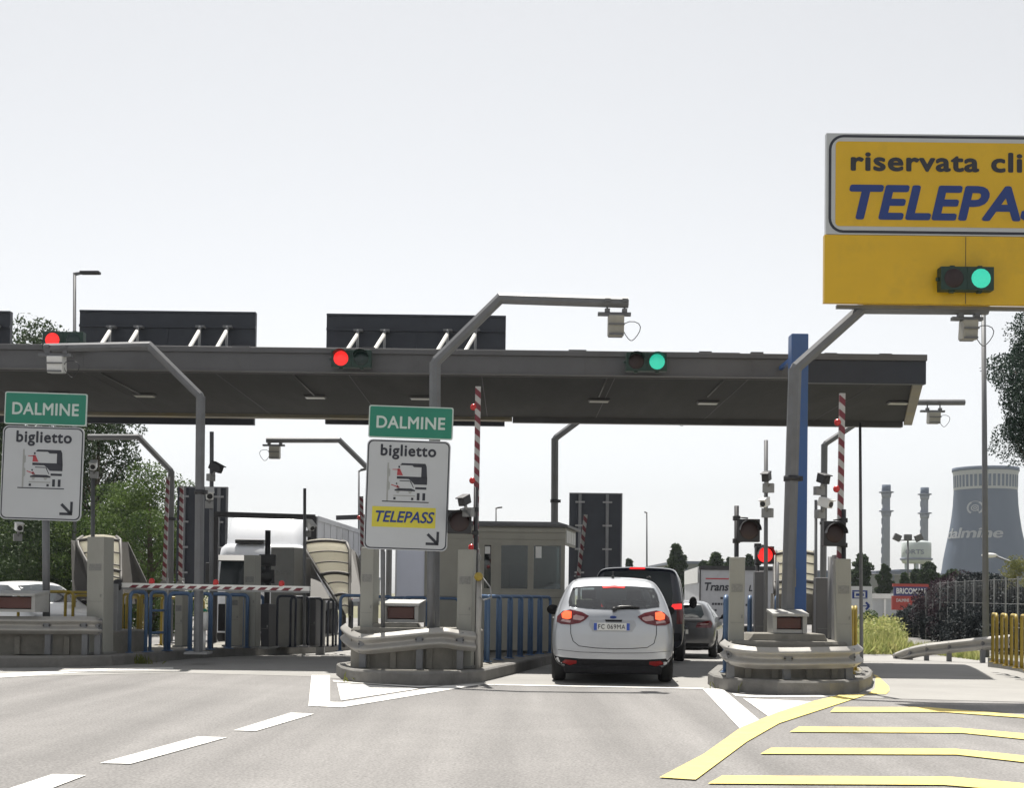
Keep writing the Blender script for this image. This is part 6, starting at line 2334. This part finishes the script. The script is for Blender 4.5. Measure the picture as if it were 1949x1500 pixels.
# ------------------------------------------------------------------ lamp posts
def lamp_post(px, ytop, Y, rpx, label, arm=None, pxb=None, heads=0):
    s = F / Y
    top = U(px, ytop, Y)
    b = Vector((U(pxb if pxb else px, 1200, Y).x, Y, gz(Y)))
    t = thing('street_lamp', label, 'street lamp', b, 0, 'street lamps')
    MB().tube([b, top], [rpx / s * .62, rpx / s * .42], 10).build('pole', m_pole, t)
    if arm:
        q = U(arm[0], arm[1], Y)
        d = (q - top)
        MB().tube([top - ZD * .05, top + d * .3], [rpx / s * .5, rpx / s * .45], 8).build('arm', m_pole, t)
        h = MB()
        h.box(top + d * .62, (abs(d.x) * .78, .28, .10), Matrix.Rotation(-math.atan2(d.z, d.x), 3, 'Y'))
        h.build('lamp_head', m_black, t, bevel=.03)
    if heads:
        for dx, tl in ((-.9, 25), (0, 0), (.9, -25)):
            MB().box(top + Vector((dx, 0, .1)), (.62, .35, .55), Matrix.Rotation(R(tl), 3, 'Y')).build('floodlight', m_fascia, t, bevel=.04)
        MB().box(top + Vector((0, .1, -.12)), (2.1, .08, .08)).build('crossbar', m_pole, t)


lamp_post(142, 519, 45.0, 7, 'dark street lamp with flat head above the canopy at left', (190, 519))
lamp_post(1872, 592, 36.0, 10, 'tall thick grey lamp pole in front of the cooling tower', None, 1877)
lamp_post(1637, 805, 31.0, 6, 'slim straight grey pole right of the raised barrier on right island', None, 1640)
lamp_post(1231, 976, 120.0, 3.2, 'distant street lamp above the dark van', (1226, 975))
lamp_post(944, 967, 95.0, 3.2, 'distant street lamp above the toll booth roof', (956, 966))
lamp_post(683, 896, 62.0, 4, 'street lamp with short arm close to the left edge of middle sign', (696, 893))
lamp_post(1728, 1026, 110.0, 4, 'floodlight mast with three heads before the water tank', None, None, 3)
a = U(1880, 1058, 80)
b = U(1949, 1082, 80)
t = thing('street_lamp', 'street lamp arm slanting up to the left before the cooling tower base', 'street lamp', (b.x + 2, 80, gz(80)), 0, 'street lamps')
MB().tube([(b.x + 2.2, 80, gz(80)), (b.x + 2.2, 80, b.z - .9), (b.x + 1.8, 80, b.z - .6), (a.x + .4, 80, a.z)], .07, 8).build('pole', m_pole, t)
MB().ball(a + Vector((.1, 0, .02)), .5, 12, 7, sq=(1, .45, .3)).build('lamp_head', m_cctv, t)


# ------------------------------------------------------------------ right side: rails, fence, grass
guard_rail([(1704, 1243, 34.5), (1730, 1233, 33.8), (1760, 1226, 33.2), (1800, 1221, 32.6), (1862, 1214, 31.6), (1925, 1208, 30.6)], 'straight guard rail beyond the crest of the exit lane before the dark hedge', (.05, .25, .45, .65, .85), .31, 0.0, False, 'guard rails beyond the exit lane')
guard_rail([(1636, 1250, 36.5), (1668, 1249.5, 36.2), (1702, 1249, 35.8)], 'short low guard rail below the wild grass', (.1, .5, .9), .31, 0.0, False, 'guard rails beyond the exit lane')

mb = MB()
fp0, fp1 = U(1706, 1150, 58), U(1962, 1100, 36)
t = thing('steel_fence', 'tall steel mesh fence in front of dark hedge', 'fence', (fp1.x, fp1.y, gz(40)))
def fence_h(f):
    return .7 + 1.55 * min(1, f / .42)


n_ = 17
for k in range(n_):
    f = k / (n_ - 1)
    p = fp0.lerp(fp1, f)
    h = fence_h(f)
    MB().box2((p.x - .018, p.y - .02, gz(p.y) - .02), (p.x + .018, p.y + .02, gz(p.y) + h)).build('post', m_galv, t)
mb = MB()
for z in (.06, .35, .65, .97):
    pts = [fp0.lerp(fp1, i / 12) for i in range(13)]
    mb.tube([(q.x, q.y, gz(40) + z * fence_h(i / 12)) for i, q in enumerate(pts)], .005, 4)
for k in range(110):
    f = k / 109
    p = fp0.lerp(fp1, f)
    mb.tube([(p.x, p.y, gz(40) + .1), (p.x, p.y, gz(40) + .97 * fence_h(f))], .0022, 3)
mb.build('wire_mesh', m_galv, t)
wl = MB()
a, b = U(1600, 1091, 118), U(2000, 1093, 118)
for dz in (0,):
    pts = [a.lerp(b, i / 10) - ZD * (.2 * math.sin(math.pi * i / 10)) for i in range(11)]
    wl.tube(pts, .035, 4)
for q in (a, b):
    wl.tube([(q.x, q.y, gz(100)), q], .1, 6)
tag(wl.build('overhead_wire', m_pole, None, origin=(a.x, 118, gz(100))), 'thin dark wire running across the far buildings at right', 'wire')

# ------------------------------------------------------------------ vegetation
m_leafA = leafmat('leaf_mid_green', (.034, .066, .018), (.14, .20, .055), .9, .35)
m_leafB = leafmat('leaf_dark_green', (.020, .038, .016), (.060, .092, .035), .9, .25)
m_leafC = leafmat('conifer_green', (.012, .030, .024), (.050, .085, .060), 1.4, .15)
m_leafR = leafmat('purple_red_leaves', (.018, .013, .019), (.050, .026, .036), .8, .25)
m_leafH = leafmat('hedge_dark_leaves', (.010, .015, .018), (.028, .036, .040), .8, .15)
m_leafY = leafmat('dry_yellow_green', (.09, .11, .03), (.26, .24, .09), .8, .35)
m_bark = mat('bark', (.09, .07, .05), .9, 0, .3, 6, .5, 30)


def leaves(mb, c, rad, n, size, rnd, flat=.0, shellw=.55):
    for _ in range(n):
        while True:
            v = Vector((rnd.uniform(-1, 1), rnd.uniform(-1, 1), rnd.uniform(-1, 1)))
            if v.length <= 1 and v.length > 1e-3:
                break
        if rnd.random() < shellw:
            v = v.normalized() * rnd.uniform(.75, 1.05)
        p = Vector((c[0] + v.x * rad[0], c[1] + v.y * rad[1], c[2] + v.z * rad[2]))
        a = Vector((rnd.gauss(0, 1), rnd.gauss(0, 1), rnd.gauss(0, 1) * (1 - flat))).normalized()
        b = a.cross(Vector((rnd.gauss(0, 1), rnd.gauss(0, 1), rnd.gauss(0, 1)))).normalized()
        l, w = size * rnd.uniform(.6, 1.4), size * rnd.uniform(.35, .7)
        mb.v += [p - a * l * .5, p + b * w * .5, p + a * l * .5, p - b * w * .5]
        o = len(mb.v) - 4
        mb.f.append([o, o + 1, o + 2, o + 3])
        mb.m.append(0)
        mb.sm.append(False)


def tree(loc, h, rx, label, seed, m=None, trunk=.25, nclump=26, per=230, size=.16, group=None, name='tree', shape='round', cat='tree', cz=.18, ry=None, cf=1.):
    rnd = random.Random(seed)
    loc = Vector(loc)
    t = thing(name, label, cat, loc, 0, group)
    tr = MB()
    top = loc + Vector((rnd.uniform(-.3, .3), 0, h * .82))
    r0 = trunk
    path = [loc, loc.lerp(top, .35) + Vector((rnd.uniform(-.1, .1), 0, 0)), loc.lerp(top, .7), top]
    tr.tube(path, [r0, r0 * .75, r0 * .45, r0 * .12], 8)
    mb = MB()
    ry = ry or rx
    for k in range(nclump):
        f = (k + rnd.random()) / nclump
        z = cz + (1 - cz) * f
        if shape == 'cone':
            w = (1 - f) ** .8 + .05
        elif shape == 'column':
            w = min(1, 1.8 * (1 - f) + .12) * min(1, f * 4 + .5)
        else:
            w = math.sqrt(max(.04, 1 - (2 * f - .95) ** 2)) * rnd.uniform(.8, 1.1)
        a = k * 2.399 + rnd.uniform(-.4, .4)
        d = w * rnd.uniform(.35, .85)
        c = loc + Vector((math.cos(a) * rx * d, math.sin(a) * ry * d, h * z * .95))
        cr = rx * (.30 if shape != 'cone' else .34 * (1.15 - f)) * rnd.uniform(.6, 1.35) * cf
        leaves(mb, c, (cr * 1.15, cr * 1.15, cr * (.85 if shape != 'cone' else .55)), int(per * 1.9 * rnd.uniform(.6, 1.3)), size * .7, rnd)
        q = loc.lerp(top, max(.15, min(.95, z - .14)))
        tr.tube([q, q.lerp(c, .55) + Vector((0, 0, -.05 * h * .2)), c], [r0 * .28 * (1.1 - f), r0 * .18 * (1.1 - f), r0 * .05], 5)
    tr.build('trunk', m_bark, t, fix=False)
    mb.build('crown', m or m_leafA, t, fix=False)
    return t


def at(px, Y):
    return Vector((U(px, 1180, Y).x, Y, gz(Y)))


def hz(Y, px, y):                 # height above ground of a pixel row
    return U(px, y, Y).z - gz(Y)


tg_ = 'trees behind the left lanes'
tree(at(60, 62), hz(62, 60, 612), 3.6, 'tall dark tree at left whose top shows over the canopy', 1, m_leafB, .35, 60, 330, .26, tg_, cz=.12)
tree(at(170, 58), hz(58, 170, 748), 2.9, 'dark tree with ragged branches right of the left sign', 2, m_leafB, .3, 40, 300, .22, tg_, cz=.22)
tree(at(288, 47), hz(47, 285, 893), 2.3, 'leafy green bush tree in front of the dark panel', 3, m_leafA, .18, 34, 330, .15, tg_, cz=.02)
tree(at(228, 50), hz(50, 228, 925), 2.4, 'leafy green bush tree behind the tall pale cabinet', 4, m_leafA, .18, 32, 330, .15, tg_, cz=.02)
tree(at(150, 46), hz(46, 150, 985), 2.4, 'dull green bush left of the cream shelter', 5, m_leafA, .15, 26, 300, .15, tg_, cz=.0)
tree(at(70, 46), hz(46, 70, 960), 2.6, 'dark green bush below the left sign', 6, m_leafB, .15, 30, 300, .16, tg_, cz=.0)
tree(at(-10, 48), hz(48, 0, 900), 2.6, 'light green bush at the left frame edge', 7, m_leafA, .15, 30, 300, .16, tg_, cz=.0)
tree(at(335, 54), hz(54, 335, 960), 1.8, 'green bush half hidden by the dark panel', 8, m_leafA, .15, 22, 260, .16, tg_, cz=.0)
tree(at(-95, 56), hz(56, 0, 800), 3.0, 'dark tree mostly outside the left frame edge', 9, m_leafB, .3, 36, 280, .2, tg_, cz=.1)
tree(at(30, 72), hz(72, 30, 800), 3.6, 'green tree filling the gap behind the left sign', 31, m_leafA, .3, 36, 300, .24, tg_, cz=.05)
tree(at(250, 75), hz(75, 250, 960), 3.5, 'green tree in the back row behind the bush trees', 32, m_leafB, .3, 34, 300, .24, tg_, cz=.0)
# conifer at right
tree(at(2012, 40), hz(40, 1960, 540), 2.05, 'dark conifer at the right frame edge beside the yellow sign', 10, m_leafC, .28, 90, 420, .13, None, 'conifer', 'column', 'tree', .57)
# distant trees
dg = 'distant trees on the horizon'
for i, (px, y, Y, rxp, lab) in enumerate(((1287, 1034, 115, 22, 'distant pointed tree right of the dark van roof'), (1362, 1050, 118, 16, 'distant tree above the lettered trailer'), (1390, 1060, 124, 14, 'small distant tree left of right island cabinet'), (1425, 1052, 128, 14, 'distant tree behind the lit red signal'),
                                          (1640, 1052, 112, 17, 'distant dark tree at the foot of the slim pole'), (1683, 1072, 110, 12, 'small dark tree at the left chimney foot'), (1768, 1068, 105, 22, 'flat topped dark tree below the water tank'), (1745, 1082, 108, 16, 'low dark tree in front of the water tank legs'),
                                          (1815, 1085, 112, 26, 'low dark tree at the left foot of cooling tower'), (1340, 1066, 130, 20, 'low distant tree line piece between two taller trees'), (1880, 1094, 120, 22, 'low tree below the cooling tower'), (1722, 1090, 100, 10, 'little tree above the shop board'), (1197, 1062, 125, 12, 'small faint tree beside the tall dark board'))):
    s = F / Y
    tree(at(px, Y), hz(Y, px, y), rxp * (1.45 if i % 3 else 1.2) / s, lab, 40 + i, m_leafB, .2, 60, 60, .46, dg, cz=.02, cf=.75)
# bush at the far right
tree(at(1938, 56), hz(56, 1938, 1064), 1.15, 'pale dry bush in front of the right part of cooling tower', 60, m_leafY, .1, 26, 150, .14, None, 'bush', cz=.25, cat='bush')
tree(at(1655, 52), hz(52, 1655, 1166), .55, 'green shrub under the arrow board', 61, m_leafA, .06, 14, 160, .12, None, 'bush', cz=.0, cat='bush')
# purple hedge behind the fence
for i in range(9):
    f = (i + .5) / 9
    p = fp0.lerp(fp1, f) + Vector((1.0 + .3 * f, 2.1, 0))
    top = 2.75 - .55 * f + .15 * math.sin(i * 2.1)
    pxs = 'nth'
    lab = ('dark hedge shrub at the left end behind the shop board', 'dark hedge shrub, second from the shop board', 'dark hedge shrub, third from the shop board', 'reddish hedge shrub, fourth from the shop board', 'tallest purple red hedge shrub left of thick lamp pole', 'dark hedge shrub beside the thick lamp pole', 'hedge shrub right behind the thick lamp pole', 'hedge shrub behind the exit lane hoops', 'hedge shrub at the right frame edge behind hoops')[i]
    tree((p.x, p.y, gz(p.y)), (.85, 1.25, 1.75, 2.4, 2.55, 2.5, 2.3, 1.9, 1.8)[i], 1.35, lab, 70 + i, m_leafR if 3 <= i <= 4 else m_leafH, .06, 24, 190, .14, 'hedge shrubs behind the steel fence', 'hedge_shrub', cz=.0, cat='shrub')
for i in range(7):
    f = (i + .5) / 7
    p = fp0.lerp(fp1, f) + Vector((.6, 1.4, 0))
    tree((p.x, p.y, gz(p.y)), (.6, .8, 1.1, 1.3, 1.3, 1.2, 1.2)[i], 1.1, 'low dark green shrub at the foot of the steel fence, %s from the shop board' % nth[i], 90 + i, m_leafH, .05, 16, 200, .13, 'hedge shrubs behind the steel fence', 'hedge_shrub', cz=.0, cat='shrub')

# wild grass beyond the crest
m_grass = leafmat('wild_grass', (.16, .22, .05), (.58, .54, .24), 3.0, .4)
rnd = random.Random(5)
mb = MB()
for _ in range(5000):
    px = rnd.uniform(1630, 1720)
    Y = rnd.uniform(37, 56)
    p = at(px + rnd.uniform(-6, 6), Y)
    h = (rnd.uniform(.12, .45) + .45 * max(0, math.sin(px * .35) * math.sin(Y * .9 + 1)) ** 2) * (1.0 if px < 1708 else .5)
    a = rnd.uniform(0, 3.14)
    w = Vector((math.cos(a), math.sin(a), 0)) * rnd.uniform(.012, .035)
    tip = p + Vector((rnd.gauss(0, .14), rnd.gauss(0, .14), h))
    mb.add([p - w, p + w, (p + tip) / 2 + w, tip, (p + tip) / 2 - w], [(0, 1, 2, 3, 4)])
for _ in range(60):
    c_ = at(rnd.uniform(1640, 1706), rnd.uniform(40, 54))
    leaves(mb, (c_.x, c_.y, c_.z + rnd.uniform(.1, .75)), (.45, .4, .3), 60, .12, rnd)
for _ in range(2200):
    px = rnd.uniform(1700, 1870)
    Y = rnd.uniform(33.5, 36) + (1870 - px) * .04
    p = at(px, Y)
    h = rnd.uniform(.08, .35)
    a = rnd.uniform(0, 3.14)
    w = Vector((math.cos(a), math.sin(a), 0)) * rnd.uniform(.01, .02)
    tip = p + Vector((rnd.gauss(0, .08), rnd.gauss(0, .08), h))
    mb.add([p - w, p + w, tip], [(0, 1, 2)])
struct(mb.build('grass', m_grass, None, fix=False), 'stuff')

# ------------------------------------------------------------------ air
if HAZE:
    hb = MB().box2((-700, -60, -2), (900, 640, 70))
    hm = bpy.data.materials.new('haze')
    hm.use_nodes = True
    N, L = hm.node_tree.nodes, hm.node_tree.links
    N.remove(N['Principled BSDF'])
    pv = N.new('ShaderNodeVolumePrincipled')
    pv.inputs['Color'].default_value = (.80, .86, .95, 1)
    pv.inputs['Density'].default_value = HAZE
    pv.inputs['Anisotropy'].default_value = .3
    L.new(pv.outputs[0], N['Material Output'].inputs['Volume'])
    o = hb.build('haze', hm)
    struct(o, 'stuff')
